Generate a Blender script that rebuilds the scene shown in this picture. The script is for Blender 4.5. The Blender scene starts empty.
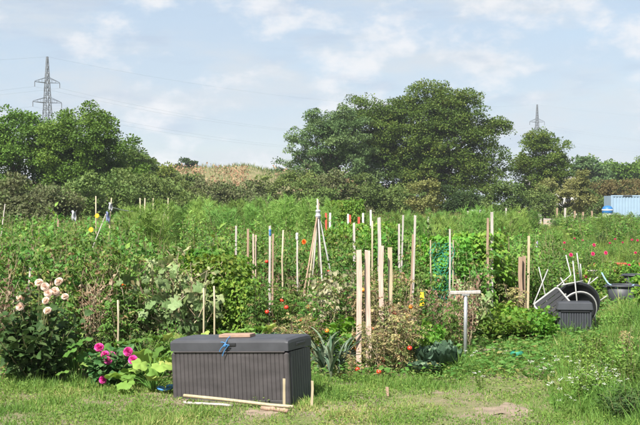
import bpy, math, random
import numpy as np
from math import radians as R, sin, cos, pi

# ------------------------------------------------------------------ camera, sky, sun
rng = np.random.default_rng(7)
random.seed(7)
SC = bpy.context.scene
COL = SC.collection
CAM_H, FPX, HOR = 1.8, 1200.0, 204.0            # metres, focal length and horizon in 640-wide pixels

cam_d = bpy.data.cameras.new("camera")
cam_d.sensor_width = 36.0
cam_d.lens = 36.0 * FPX / 640.0
cam_d.clip_start, cam_d.clip_end = 0.1, 5000.0
cam = bpy.data.objects.new("camera", cam_d)
COL.objects.link(cam)
cam.location = (0, 0, CAM_H)
cam.rotation_euler = (pi / 2 - math.atan((212.5 - HOR) / FPX), 0, 0)
SC.camera = cam

SUN_EL, SUN_AZ = R(47), R(208)                   # azimuth from +Y clockwise: behind the camera, to its left
world = bpy.data.worlds.new("World")
SC.world = world
world.use_nodes = True
wn, wl = world.node_tree.nodes, world.node_tree.links
wn.clear()
wo = wn.new("ShaderNodeOutputWorld"); bg = wn.new("ShaderNodeBackground")
sky = wn.new("ShaderNodeTexSky"); sky.sky_type = 'NISHITA'; sky.sun_disc = False
sky.sun_elevation = SUN_EL; sky.sun_rotation = SUN_AZ
sky.air_density = 1.0; sky.dust_density = 1.0; sky.ozone_density = 1.5
bg.inputs[1].default_value = 0.073
tc = wn.new("ShaderNodeTexCoord")
def wnoise(scale, sz, detail, rough, lo, hi, off=(0, 0, 0)):
    mp = wn.new("ShaderNodeMapping"); mp.inputs['Scale'].default_value = (1, 1, sz); mp.inputs['Location'].default_value = off
    wl.new(tc.outputs['Generated'], mp.inputs[0])
    n = wn.new("ShaderNodeTexNoise"); n.inputs['Scale'].default_value = scale
    n.inputs['Detail'].default_value = detail; n.inputs['Roughness'].default_value = rough
    wl.new(mp.outputs[0], n.inputs[0])
    m = wn.new("ShaderNodeMapRange"); m.interpolation_type = 'SMOOTHSTEP'
    m.inputs[1].default_value = lo; m.inputs[2].default_value = hi
    wl.new(n.outputs[0], m.inputs[0]); return m.outputs[0]
def wmix(fac, a, b, fmul):
    mu = wn.new("ShaderNodeMath"); mu.operation = 'MULTIPLY'; mu.inputs[1].default_value = fmul
    wl.new(fac, mu.inputs[0])
    mx = wn.new("ShaderNodeMix"); mx.data_type = 'RGBA'
    wl.new(mu.outputs[0], mx.inputs[0]); wl.new(a, mx.inputs[6])
    if isinstance(b, tuple): mx.inputs[7].default_value = b
    else: wl.new(b, mx.inputs[7])
    return mx.outputs[2]
c = sky.outputs[0]
sep = wn.new("ShaderNodeSeparateXYZ"); wl.new(tc.outputs['Generated'], sep.inputs[0])
thin = wn.new("ShaderNodeMapRange"); thin.inputs[1].default_value = 0.0; thin.inputs[2].default_value = 0.9; thin.inputs[3].default_value = 1.0; thin.inputs[4].default_value = 0.25
wl.new(sep.outputs[2], thin.inputs[0])
def wmul(a, b):
    q = wn.new("ShaderNodeMath"); q.operation = 'MULTIPLY'; wl.new(a, q.inputs[0]); wl.new(b, q.inputs[1]); return q.outputs[0]
c = wmix(wmul(wnoise(2.6, 4.0, 5, 0.5, 0.05, 0.5, (3, 1, 0)), thin.outputs[0]), c, (3.7, 4.35, 5.2, 1), 0.8)       # thin high veil
c = wmix(wnoise(9.0, 3.2, 7, 0.58, 0.44, 0.70, (0, 5, 2)), c, (4.5, 4.85, 5.2, 1), 0.8)       # soft grey cloud
c = wmix(wnoise(14.0, 1.7, 8, 0.58, 0.47, 0.64, (1, 7, 3)), c, (5.9, 5.95, 6.1, 1), 0.85)
c = wmix(wnoise(11.0, 4.5, 7, 0.55, 0.52, 0.70, (4, 9, 5)), c, (3.3, 3.95, 4.9, 1), 0.5)      # small white heaps
wl.new(c, bg.inputs[0]); wl.new(bg.outputs[0], wo.inputs[0])

sun_d = bpy.data.lights.new("sun", 'SUN'); sun_d.energy = 5.0; sun_d.angle = R(0.53); sun_d.color = (1.0, 0.95, 0.87)
sun = bpy.data.objects.new("sun", sun_d); COL.objects.link(sun)
sun.location = (-20, -20, 40)
sun.rotation_euler = (pi / 2 - SUN_EL, 0, pi - SUN_AZ)
VS = SC.view_settings
VS.view_transform = 'Standard'; VS.look = 'None'; VS.exposure = 1.08; VS.gamma = 1.0; VS.use_curve_mapping = False
SC.cycles.max_bounces = 6; SC.cycles.transparent_max_bounces = 8; SC.cycles.volume_bounces = 0

# ------------------------------------------------------------------ helpers
def px2x(px, D): return (px - 320.0) / FPX * D
def py2z(py, D): return CAM_H - (py - HOR) / FPX * D
def gD(py): return CAM_H * FPX / (py - HOR)

def tag(o, label=None, cat=None, group=None, kind=None):
    if label: o["label"] = label
    if cat: o["category"] = cat
    if group: o["group"] = group
    if kind: o["kind"] = kind
    return o

def empty(name, loc=(0, 0, 0), rz=0.0, s=1.0):
    o = bpy.data.objects.new(name, None); COL.objects.link(o)
    o.location = loc; o.rotation_euler = (0, 0, rz); o.scale = (s, s, s)
    o.empty_display_size = 0.1
    return o

def link(name, me, parent=None, loc=None):
    o = bpy.data.objects.new(name, me); COL.objects.link(o)
    if parent: o.parent = parent
    if loc is not None: o.location = loc
    return o

def nrm(a): return a / (np.linalg.norm(a, axis=-1, keepdims=True) + 1e-9)

class Geo:
    """collects triangles; every vertex carries rnd, a fixed per-leaf random number"""
    def __init__(s): s.V, s.F, s.M, s.A, s.n = [], [], [], [], 0
    def add(s, V, F, mat=0, rnd=None):
        V = np.asarray(V, float).reshape(-1, 3); F = np.asarray(F, int).reshape(-1, 3)
        s.V.append(V); s.F.append(F + s.n); s.n += len(V)
        s.M.append(np.full(len(F), mat)); s.A.append(np.full(len(V), 0.5) if rnd is None else np.broadcast_to(np.asarray(rnd, float), (len(V),)))
    def leaves(s, T, pos, d, n, size, mat=0, rnd=None, wide=1.0):
        tv, tf = T; N = len(pos)
        if N == 0: return
        y = nrm(d); x = nrm(np.cross(y, n)); z = np.cross(x, y)
        size = np.broadcast_to(np.asarray(size, float), (N,))[:, None, None]
        wide = np.broadcast_to(np.asarray(wide, float), (N,))[:, None, None]
        V = pos[:, None, :] + size * (tv[None, :, 0:1] * wide * x[:, None, :] + tv[None, :, 1:2] * y[:, None, :] + tv[None, :, 2:3] * z[:, None, :])
        F = tf[None] + (np.arange(N) * len(tv))[:, None, None]
        r = rng.random(N) if rnd is None else np.broadcast_to(np.asarray(rnd, float), (N,))
        s.add(V, F, mat, np.repeat(r, len(tv)))
    def tube(s, P, r, sides=5, mat=0, rnd=None, cap=True):
        P = np.asarray(P, float); k = len(P)
        r = np.broadcast_to(np.asarray(r, float), (k,))
        t = np.gradient(P, axis=0); t = nrm(t)
        ref = np.array([0.31, 0.87, 0.12]) if abs(t[0] @ nrm(np.array([0.31, 0.87, 0.12]))) < 0.9 else np.array([1.0, 0, 0])
        a = nrm(np.cross(t, ref)); b = np.cross(t, a)
        th = np.arange(sides) * 2 * pi / sides
        V = P[:, None, :] + r[:, None, None] * (np.cos(th)[None, :, None] * a[:, None, :] + np.sin(th)[None, :, None] * b[:, None, :])
        F = []
        for i in range(k - 1):
            for j in range(sides):
                q = i * sides + j; w = i * sides + (j + 1) % sides
                F += [(q, w, w + sides), (q, w + sides, q + sides)]
        V = V.reshape(-1, 3)
        if cap:
            V = np.vstack([V, P[0], P[-1]]); c0, c1 = len(V) - 2, len(V) - 1
            for j in range(sides):
                F += [(c0, (j + 1) % sides, j), (c1, (k - 1) * sides + j, (k - 1) * sides + (j + 1) % sides)]
        s.add(V, F, mat, random.random() if rnd is None else rnd)
    def box(s, c, size, M=None, mat=0, rnd=0.5, taper=1.0, ch=0.0):
        hx, hy, hz = [q / 2 for q in size]
        if ch > 0:                                   # chamfered vertical and horizontal edges
            prof = [(-hx + ch, -hy), (hx - ch, -hy), (hx, -hy + ch), (hx, hy - ch), (hx - ch, hy), (-hx + ch, hy), (-hx, hy - ch), (-hx, -hy + ch)]
            rings = []
            for z, k in ((-hz, 1), (-hz + ch, 0), (hz - ch, 0), (hz, 1)):
                fx, fy = (hx - ch * k) / hx, (hy - ch * k) / hy
                tt = taper if z > 0 else 1.0
                rings.append([(p[0] * fx * tt, p[1] * fy * tt, z) for p in prof])
            V = np.array([p for r_ in rings for p in r_]); F = []
            for i in range(3):
                for j in range(8):
                    q = i * 8 + j; w = i * 8 + (j + 1) % 8
                    F += [(q, w, w + 8), (q, w + 8, q + 8)]
            for j in range(1, 7):
                F += [(0, j + 1, j), (24, 24 + j, 24 + j + 1)]
        else:
            V = np.array([(x, y, z) for z in (-hz, hz) for y in (-hy, hy) for x in (-hx, hx)])
            V[4:, :2] *= taper
            F = [(0, 2, 3), (0, 3, 1), (4, 5, 7), (4, 7, 6), (0, 1, 5), (0, 5, 4), (2, 6, 7), (2, 7, 3), (0, 4, 6), (0, 6, 2), (1, 3, 7), (1, 7, 5)]
        if M is not None: V = V @ np.asarray(M).T
        s.add(V + np.asarray(c, float), F, mat, rnd)
    def lathe(s, prof, sides=20, mat=0, rnd=0.5, M=None, c=(0, 0, 0)):
        th = np.arange(sides) * 2 * pi / sides
        V = np.array([(r * cos(t), r * sin(t), z) for r, z in prof for t in th]); F = []
        for i in range(len(prof) - 1):
            for j in range(sides):
                q = i * sides + j; w = i * sides + (j + 1) % sides
                F += [(q, w, w + sides), (q, w + sides, q + sides)]
        if M is not None: V = V @ np.asarray(M).T
        s.add(V + np.asarray(c, float), F, mat, rnd)
    def mesh(s, name, mats, smooth=False):
        V = np.concatenate(s.V); F = np.concatenate(s.F); M = np.concatenate(s.M); A = np.concatenate(s.A)
        me = bpy.data.meshes.new(name)
        me.vertices.add(len(V)); me.vertices.foreach_set("co", V.astype(np.float32).ravel())
        me.loops.add(3 * len(F)); me.loops.foreach_set("vertex_index", F.astype(np.int32).ravel())
        me.polygons.add(len(F)); me.polygons.foreach_set("loop_start", np.arange(0, 3 * len(F), 3, dtype=np.int32))
        if not isinstance(mats, (list, tuple)): mats = [mats]
        for m in mats: me.materials.append(m)
        me.polygons.foreach_set("material_index", M.astype(np.int32))
        me.polygons.foreach_set("use_smooth", np.full(len(F), smooth))
        at = me.attributes.new("rnd", 'FLOAT', 'POINT'); at.data.foreach_set("value", A.astype(np.float32))
        me.update(calc_edges=True)
        return me

def rotm(ax, a):
    c_, s_ = cos(a), sin(a)
    return np.array({'x': [[1, 0, 0], [0, c_, -s_], [0, s_, c_]], 'y': [[c_, 0, s_], [0, 1, 0], [-s_, 0, c_]], 'z': [[c_, -s_, 0], [s_, c_, 0], [0, 0, 1]]}[ax])

# ------------------------------------------------------------------ materials
def new_mat(name):
    m = bpy.data.materials.new(name); m.use_nodes = True
    nt = m.node_tree; nt.nodes.clear()
    out = nt.nodes.new("ShaderNodeOutputMaterial")
    return m, nt, out

def leaf_mat(name, cols, trans=0.3, rough=0.55, var=0.33, spec=0.18):
    m, nt, out = new_mat(name); N, L = nt.nodes, nt.links
    at = N.new("ShaderNodeAttribute"); at.attribute_name = "rnd"
    rp = N.new("ShaderNodeValToRGB"); el = rp.color_ramp.elements
    k = len(cols)
    while len(el) < k: el.new(0.5)
    for i, cc in enumerate(cols):
        p, col_ = (cc[0], cc[1]) if isinstance(cc[1], tuple) else (i / max(1, k - 1), cc)
        el[i].position = p; el[i].color = (*col_, 1)
    L.new(at.outputs['Fac'], rp.inputs[0])
    oi = N.new("ShaderNodeObjectInfo"); mr = N.new("ShaderNodeMapRange")
    mr.inputs[3].default_value = 1 - var; mr.inputs[4].default_value = 1 + var
    L.new(oi.outputs['Random'], mr.inputs[0])
    mh = N.new("ShaderNodeMapRange"); mh.inputs[3].default_value = 0.5 - 0.075 * var; mh.inputs[4].default_value = 0.5 + 0.06 * var
    m7 = N.new("ShaderNodeMath"); m7.operation = 'MULTIPLY'; m7.inputs[1].default_value = 7.31; m8 = N.new("ShaderNodeMath"); m8.operation = 'FRACT'
    L.new(oi.outputs['Random'], m7.inputs[0]); L.new(m7.outputs[0], m8.inputs[0]); L.new(m8.outputs[0], mh.inputs[0])
    hs = N.new("ShaderNodeHueSaturation"); L.new(mh.outputs[0], hs.inputs['Hue']); L.new(rp.outputs[0], hs.inputs['Color']); L.new(mr.outputs[0], hs.inputs['Value'])
    pb = N.new("ShaderNodeBsdfPrincipled"); pb.inputs['Roughness'].default_value = rough; pb.inputs['Specular IOR Level'].default_value = spec
    L.new(hs.outputs[0], pb.inputs['Base Color'])
    if trans > 0:
        tr = N.new("ShaderNodeBsdfTranslucent"); mx = N.new("ShaderNodeMixShader"); mx.inputs[0].default_value = trans
        h2 = N.new("ShaderNodeHueSaturation"); h2.inputs['Value'].default_value = 1.25; h2.inputs['Hue'].default_value = 0.485; h2.inputs['Saturation'].default_value = 1.1
        L.new(hs.outputs[0], h2.inputs['Color']); L.new(h2.outputs[0], tr.inputs[0])
        L.new(pb.outputs[0], mx.inputs[1]); L.new(tr.outputs[0], mx.inputs[2]); L.new(mx.outputs[0], out.inputs[0])
    else: L.new(pb.outputs[0], out.inputs[0])
    return m

def surf_mat(name, col, rough=0.6, vary=0.15, scale=8.0, metal=0.0, bump=0.0, stretch=(1, 1, 1), col2=None, spec=0.4):
    m, nt, out = new_mat(name); N, L = nt.nodes, nt.links
    tcn = N.new("ShaderNodeTexCoord"); mp = N.new("ShaderNodeMapping"); mp.inputs['Scale'].default_value = stretch
    L.new(tcn.outputs['Object'], mp.inputs[0])
    nz = N.new("ShaderNodeTexNoise"); nz.inputs['Scale'].default_value = scale; nz.inputs['Detail'].default_value = 6; nz.inputs['Roughness'].default_value = 0.6
    L.new(mp.outputs[0], nz.inputs[0])
    rp = N.new("ShaderNodeValToRGB"); e = rp.color_ramp.elements
    e[0].position, e[1].position = 0.3, 0.72
    c2 = col2 or tuple(min(1, q * (1 + vary)) for q in col); c1 = tuple(q * (1 - vary) for q in col)
    e[0].color, e[1].color = (*c1, 1), (*c2, 1)
    L.new(nz.outputs[0], rp.inputs[0])
    pb = N.new("ShaderNodeBsdfPrincipled"); pb.inputs['Roughness'].default_value = rough; pb.inputs['Metallic'].default_value = metal; pb.inputs['Specular IOR Level'].default_value = spec
    L.new(rp.outputs[0], pb.inputs['Base Color'])
    if bump:
        bp = N.new("ShaderNodeBump"); bp.inputs['Strength'].default_value = bump; bp.inputs['Distance'].default_value = 0.01
        L.new(nz.outputs[0], bp.inputs['Height']); L.new(bp.outputs[0], pb.inputs['Normal'])
    L.new(pb.outputs[0], out.inputs[0]); return m

MT = {}
MT['tomato'] = leaf_mat('tomato_leaf', [(0, (0.069, 0.158, 0.029)), (0.5, (0.097, 0.199, 0.038)), (0.8, (0.138, 0.219, 0.050)), (0.93, (0.212, 0.214, 0.072)), (1, (0.230, 0.173, 0.077))])
MT['drytomato'] = leaf_mat('dry_tomato_leaf', [(0, (0.108, 0.146, 0.047)), (0.35, (0.205, 0.213, 0.079)), (0.6, (0.324, 0.280, 0.126)), (0.85, (0.389, 0.314, 0.158)), (1, (0.238, 0.134, 0.074))], trans=0.25)
MT['bean'] = leaf_mat('bean_leaf', [(0, (0.079, 0.190, 0.024)), (0.5, (0.119, 0.250, 0.033)), (0.85, (0.167, 0.293, 0.043)), (1, (0.246, 0.313, 0.064))], trans=0.35)
MT['bush'] = leaf_mat('bush_leaf', [(0, (0.069, 0.173, 0.029)), (0.5, (0.095, 0.225, 0.039)), (0.85, (0.148, 0.275, 0.055)), (1, (0.202, 0.275, 0.064))])
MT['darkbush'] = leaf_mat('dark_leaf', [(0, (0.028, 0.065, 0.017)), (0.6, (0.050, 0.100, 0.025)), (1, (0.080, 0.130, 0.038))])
MT['fern'] = leaf_mat('asparagus_frond', [(0, (0.122, 0.224, 0.048)), (0.6, (0.167, 0.293, 0.067)), (1, (0.230, 0.335, 0.086))], trans=0.35)
MT['squash'] = leaf_mat('squash_leaf', [(0, (0.090, 0.199, 0.038)), (0.6, (0.127, 0.257, 0.052)), (0.9, (0.189, 0.314, 0.071)), (1, (0.279, 0.351, 0.095))], trans=0.35)
MT['gourd'] = leaf_mat('gourd_leaf', [(0, (0.123, 0.183, 0.061)), (0.4, (0.207, 0.289, 0.110)), (0.75, (0.291, 0.367, 0.166)), (0.9, (0.345, 0.375, 0.184)), (1, (0.184, 0.149, 0.067))], trans=0.2)
MT['cream'] = leaf_mat('cream_leaf', [(0, (0.173, 0.185, 0.086)), (0.4, (0.331, 0.311, 0.180)), (0.8, (0.446, 0.422, 0.274)), (1, (0.187, 0.141, 0.079))], trans=0.25)
MT['dahlia'] = leaf_mat('dahlia_leaf', [(0, (0.044, 0.105, 0.030)), (0.6, (0.068, 0.143, 0.042)), (1, (0.116, 0.187, 0.062))], trans=0.25)
MT['leek'] = leaf_mat('leek_leaf', [(0, (0.056, 0.098, 0.063)), (0.7, (0.086, 0.136, 0.094)), (1, (0.143, 0.183, 0.112))], trans=0.12, rough=0.4)
MT['cabbage'] = leaf_mat('cabbage_leaf', [(0, (0.055, 0.105, 0.062)), (0.7, (0.085, 0.145, 0.09)), (1, (0.125, 0.19, 0.11))], trans=0.1, rough=0.42)
MT['stem'] = leaf_mat('stem', [(0, (0.10, 0.15, 0.05)), (0.6, (0.19, 0.18, 0.085)), (1, (0.27, 0.21, 0.13))], trans=0.0, rough=0.7)
MT['drystem'] = leaf_mat('dry_stem', [(0, (0.17, 0.12, 0.08)), (0.6, (0.28, 0.22, 0.15)), (1, (0.39, 0.33, 0.24))], trans=0.0, rough=0.8)
MT['grass'] = leaf_mat('grass_blade', [(0, (0.091, 0.173, 0.034)), (0.45, (0.142, 0.233, 0.046)), (0.72, (0.197, 0.272, 0.065)), (0.86, (0.283, 0.281, 0.100)), (1, (0.366, 0.335, 0.146))], trans=0.3)
MT['weed'] = leaf_mat('weed_leaf', [(0, (0.078, 0.174, 0.030)), (0.5, (0.114, 0.231, 0.038)), (1, (0.174, 0.276, 0.064))], trans=0.3)
MT['meadow'] = leaf_mat('meadow_blade', [(0, (0.118, 0.187, 0.046)), (0.5, (0.180, 0.241, 0.070)), (0.8, (0.242, 0.266, 0.096)), (1, (0.349, 0.296, 0.141))], trans=0.3)
MT['peach'] = leaf_mat('peach_petal', [(0, (0.80, 0.60, 0.47)), (0.5, (0.84, 0.70, 0.59)), (1, (0.86, 0.79, 0.70))], trans=0.3, var=0.06)
MT['magenta'] = leaf_mat('magenta_petal', [(0, (0.56, 0.035, 0.24)), (0.6, (0.70, 0.075, 0.36)), (1, (0.80, 0.22, 0.50))], trans=0.25, var=0.06)
MT['pink'] = leaf_mat('pink_petal', [(0, (0.58, 0.03, 0.13)), (1, (0.72, 0.10, 0.24))], trans=0.25, var=0.06)
MT['yellow'] = leaf_mat('yellow_petal', [(0, (0.80, 0.42, 0.02)), (1, (0.85, 0.58, 0.05))], trans=0.25, var=0.06)
MT['orange'] = leaf_mat('orange_petal', [(0, (0.70, 0.13, 0.02)), (1, (0.80, 0.22, 0.04))], trans=0.2, var=0.06)
MT['white'] = leaf_mat('white_petal', [(0, (0.62, 0.62, 0.54)), (1, (0.80, 0.80, 0.74))], trans=0.2, var=0.06)
MT['treeA'] = leaf_mat('ash_leaf', [(0, (0.060, 0.130, 0.020)), (0.5, (0.094, 0.182, 0.028)), (0.85, (0.137, 0.237, 0.038)), (1, (0.183, 0.276, 0.054))], var=0.1)
MT['treeB'] = leaf_mat('oak_leaf', [(0, (0.054, 0.099, 0.017)), (0.5, (0.083, 0.138, 0.025)), (0.85, (0.125, 0.178, 0.032)), (1, (0.171, 0.198, 0.045))], var=0.1)
MT['treeC'] = leaf_mat('blue_green_leaf', [(0, (0.061, 0.118, 0.040)), (0.5, (0.094, 0.160, 0.056)), (1, (0.156, 0.221, 0.085))], var=0.1)
MT['shrub'] = leaf_mat('shrub_leaf', [(0, (0.076, 0.125, 0.031)), (0.5, (0.116, 0.172, 0.047)), (1, (0.177, 0.225, 0.067))], var=0.2)
MT['brownshrub'] = leaf_mat('brown_shrub_leaf', [(0, (0.107, 0.114, 0.054)), (0.5, (0.149, 0.168, 0.075)), (0.8, (0.118, 0.181, 0.054)), (1, (0.192, 0.202, 0.103))], var=0.15)
MT['russet'] = leaf_mat('russet_leaf', [(0, (0.253, 0.149, 0.083)), (0.6, (0.380, 0.248, 0.143)), (1, (0.460, 0.319, 0.198))], var=0.1)
MT['willow'] = leaf_mat('willow_leaf', [(0, (0.13, 0.155, 0.045)), (0.6, (0.20, 0.21, 0.07)), (1, (0.27, 0.26, 0.10))], var=0.1)
MT['orangeshrub'] = leaf_mat('orange_shrub_leaf', [(0, (0.104, 0.090, 0.033)), (0.6, (0.160, 0.135, 0.052)), (1, (0.120, 0.155, 0.052))], var=0.1)
MT['stalkleaf'] = leaf_mat('stalk_leaf', [(0, (0.16, 0.085, 0.06)), (0.5, (0.24, 0.15, 0.10)), (1, (0.34, 0.26, 0.18))], trans=0.15)
MT['bark'] = surf_mat('bark', (0.10, 0.08, 0.062), 0.9, 0.35, 6, bump=0.4, stretch=(3, 3, 0.6))
MT['stake'] = surf_mat('raw_pine', (0.475, 0.360, 0.295), 0.8, 0.36, 5, bump=0.15, stretch=(12, 12, 0.8))
MT['stakegrey'] = surf_mat('weathered_wood', (0.387, 0.355, 0.323), 0.85, 0.36, 5, bump=0.2, stretch=(12, 12, 0.8))
MT['stakebrown'] = surf_mat('brown_wood', (0.298, 0.207, 0.145), 0.85, 0.36, 5, bump=0.2, stretch=(12, 12, 0.8))
MT['bamboo'] = surf_mat('bamboo', (0.394, 0.333, 0.218), 0.6, 0.2, 7, stretch=(4, 4, 1))
MT['whitepaint'] = surf_mat('white_paint', (0.533, 0.533, 0.518), 0.5, 0.08, 9)
MT['redpaint'] = surf_mat('red_paint', (0.48, 0.075, 0.045), 0.55, 0.25, 9)
MT['lavender'] = surf_mat('lavender_plastic', (0.36, 0.31, 0.46), 0.5, 0.1, 9)
MT['galv'] = surf_mat('galvanised_steel', (0.416, 0.432, 0.448), 0.42, 0.15, 20, metal=0.55)
MT['boxgrey'] = surf_mat('grey_plastic_warm_lit', (0.052, 0.047, 0.048), 0.55, 0.32, 3, bump=0.05, stretch=(1, 1, 3))  # grey box plastic with the warm cast of the light mixed into its colour
MT['skylit_grey'] = surf_mat('grey_plastic_sky_lit', (0.047, 0.049, 0.056), 0.5, 0.28, 4, bump=0.04)  # the same grey plastic, bluish sky reflection mixed into its colour
MT['black'] = surf_mat('black_plastic', (0.018, 0.019, 0.021), 0.45, 0.2, 6)
MT['slate'] = surf_mat('slate_plastic', (0.042, 0.046, 0.054), 0.5, 0.15, 5)
MT['frame'] = surf_mat('off_white_tube', (0.337, 0.337, 0.321), 0.4, 0.12, 9)
MT['blue'] = surf_mat('blue_rope', (0.045, 0.17, 0.36), 0.6, 0.15, 40)
MT['paleblue'] = surf_mat('pale_blue_hose', (0.26, 0.45, 0.66), 0.5, 0.1, 20)
MT['greenstring'] = surf_mat('green_string', (0.11, 0.30, 0.17), 0.6, 0.1, 20)
MT['net'] = surf_mat('green_net', (0.025, 0.204, 0.128), 0.6, 0.15, 20)
MT['card'] = surf_mat('weathered_board', (0.300, 0.199, 0.143), 0.85, 0.25, 14, bump=0.2, stretch=(1, 6, 6))
MT['container'] = surf_mat('pale_blue_steel', (0.238, 0.335, 0.432), 0.5, 0.07, 1.5)
MT['tankblue'] = surf_mat('blue_plastic', (0.022, 0.128, 0.333), 0.5, 0.08, 4)
MT['steel'] = surf_mat('pylon_steel', (0.10, 0.115, 0.13), 0.6, 0.1, 2, metal=0.0)
MT['wire'] = surf_mat('wire', (0.17, 0.18, 0.2), 0.6, 0.1, 2)
MT['render'] = surf_mat('white_render', (0.592, 0.592, 0.592), 0.8, 0.05, 2)
MT['rooftile'] = surf_mat('grey_roof', (0.24, 0.22, 0.21), 0.8, 0.1, 3)
MT['glass'] = surf_mat('dark_glass', (0.03, 0.035, 0.04), 0.1, 0.1, 3)
MT['soilclod'] = surf_mat('soil_clod', (0.225, 0.176, 0.126), 0.95, 0.3, 8, bump=0.5)
def tomato_mat():
    m = surf_mat('tomato_skin', (0.62, 0.045, 0.02), 0.25, 0.25, 12, spec=0.5); return m
MT['tomatofruit'] = tomato_mat()
MT['greentomato'] = surf_mat('orange_tomato_skin', (0.72, 0.24, 0.03), 0.28, 0.25, 12, spec=0.5)
MT['yellowpad'] = surf_mat('yellow_plastic', (0.78, 0.52, 0.03), 0.5, 0.05, 12)
MT['cloth'] = surf_mat('grey_cloth', (0.330, 0.342, 0.360), 0.9, 0.2, 12)
MT['bluecloth'] = surf_mat('blue_cloth', (0.175, 0.203, 0.336), 0.9, 0.2, 12)

# ------------------------------------------------------------------ the ground
def ground_mat():
    m, nt, out = new_mat('meadow_ground'); N, L = nt.nodes, nt.links
    tcn = N.new("ShaderNodeTexCoord")
    def nz(scale, det, rough=0.6):
        n = N.new("ShaderNodeTexNoise"); n.inputs['Scale'].default_value = scale; n.inputs['Detail'].default_value = det; n.inputs['Roughness'].default_value = rough
        L.new(tcn.outputs['Object'], n.inputs[0]); return n.outputs[0]
    def ramp(f, stops):
        r = N.new("ShaderNodeValToRGB"); e = r.color_ramp.elements
        while len(e) < len(stops): e.new(0.5)
        for i, (p, q) in enumerate(stops): e[i].position = p; e[i].color = (*q, 1)
        L.new(f, r.inputs[0]); return r.outputs[0]
    soil = ramp(nz(14, 8, 0.7), [(0.25, (0.16, 0.12, 0.085)), (0.5, (0.26, 0.205, 0.15)), (0.75, (0.38, 0.32, 0.25))])
    turf = ramp(nz(9, 6), [(0.3, (0.11, 0.135, 0.05)), (0.5, (0.17, 0.19, 0.075)), (0.72, (0.25, 0.225, 0.12))])
    f = N.new("ShaderNodeMapRange"); f.interpolation_type = 'SMOOTHSTEP'; f.inputs[1].default_value = 0.42; f.inputs[2].default_value = 0.62
    L.new(nz(0.9, 5), f.inputs[0])
    mx = N.new("ShaderNodeMix"); mx.data_type = 'RGBA'; L.new(f.outputs[0], mx.inputs[0]); L.new(turf, mx.inputs[6]); L.new(soil, mx.inputs[7])
    pb = N.new("ShaderNodeBsdfPrincipled"); pb.inputs['Roughness'].default_value = 0.95; pb.inputs['Specular IOR Level'].default_value = 0.1
    L.new(mx.outputs[2], pb.inputs['Base Color'])
    bp = N.new("ShaderNodeBump"); bp.inputs['Strength'].default_value = 0.7; bp.inputs['Distance'].default_value = 0.04
    L.new(nz(22, 8, 0.7), bp.inputs['Height']); L.new(bp.outputs[0], pb.inputs['Normal']); L.new(pb.outputs[0], out.inputs[0])
    return m
g = Geo()
g.add([(-900, -60, 0), (900, -60, 0), (900, 1100, 0), (-900, 1100, 0)], [(0, 1, 2), (0, 2, 3)])
tag(link("ground", g.mesh("ground", ground_mat())), kind="structure")

# trodden bare soil: low, ragged mounds of earth lying 4 mm and more above the ground
def soil_patch(px, py, wx, wd, hh=0.01):
    D = gD(py); X = px2x(px, D); g = Geo(); n = 22
    rr = np.linspace(0, 1, 6); th = np.arange(n) * 2 * pi / n
    edge = 1 + 0.28 * np.sin(3 * th + px) + 0.2 * np.sin(5 * th + 1) + 0.12 * np.sin(9 * th + 2)
    V = [(0, 0, hh)]
    for r in rr[1:]:
        for k in range(n):
            V.append((wx * r * edge[k] * cos(th[k]), wd * r * edge[k] * sin(th[k]), max(0.004 if r < 1 else -0.004, hh * (1 - r * r) + rng.normal(0, 0.006))))
    F = [(0, 1 + k, 1 + (k + 1) % n) for k in range(n)]
    for i in range(4):
        for k in range(n):
            a, b = 1 + i * n + k, 1 + i * n + (k + 1) % n
            F += [(a, a + n, b + n), (a, b + n, b)]
    g.add(V, F)
    o = link("bare_soil", g.mesh("bare_soil", MT['soilclod'], True)); o.location = (X, D, 0)
    tag(o, kind="structure"); return (X, D, wx, wd)
SOIL = [soil_patch(507, 411, 0.26, 0.30), soil_patch(583, 361, 0.16, 0.35), soil_patch(265, 413, 0.2, 0.12),
        soil_patch(480, 350, 0.30, 0.35)]

# ------------------------------------------------------------------ leaf shapes
OVAL = (np.array([(0, 0, 0), (-0.26, 0.38, 0.06), (0, 0.42, 0), (0.26, 0.38, 0.06), (0, 1, -0.12)]), np.array([(0, 2, 1), (0, 3, 2), (1, 2, 4), (2, 3, 4)]))
WIDE = (np.array([(0, 0, 0), (-0.42, 0.30, 0.07), (-0.28, 0.72, 0.03), (0, 0.45, 0), (0.42, 0.30, 0.07), (0.28, 0.72, 0.03), (0, 1, -0.14)]),
        np.array([(0, 3, 1), (1, 3, 2), (2, 3, 6), (0, 4, 3), (4, 5, 3), (5, 6, 3)]))
RHOMB = (np.array([(0, 0, 0), (-0.36, 0.5, 0.08), (0.36, 0.5, 0.08), (0, 1, 0)]), np.array([(0, 2, 1), (1, 2, 3)]))
BLADE = (np.array([(-0.5, 0, 0), (0.5, 0, 0), (-0.38, 0.55, 0.04), (0.38, 0.55, 0.04), (0, 1, 0.22)]), np.array([(0, 1, 3), (0, 3, 2), (2, 3, 4)]))
NEEDLE = (np.array([(-0.5, 0, 0), (0.5, 0, 0), (0, 1, 0)]), np.array([(0, 1, 2)]))
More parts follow.
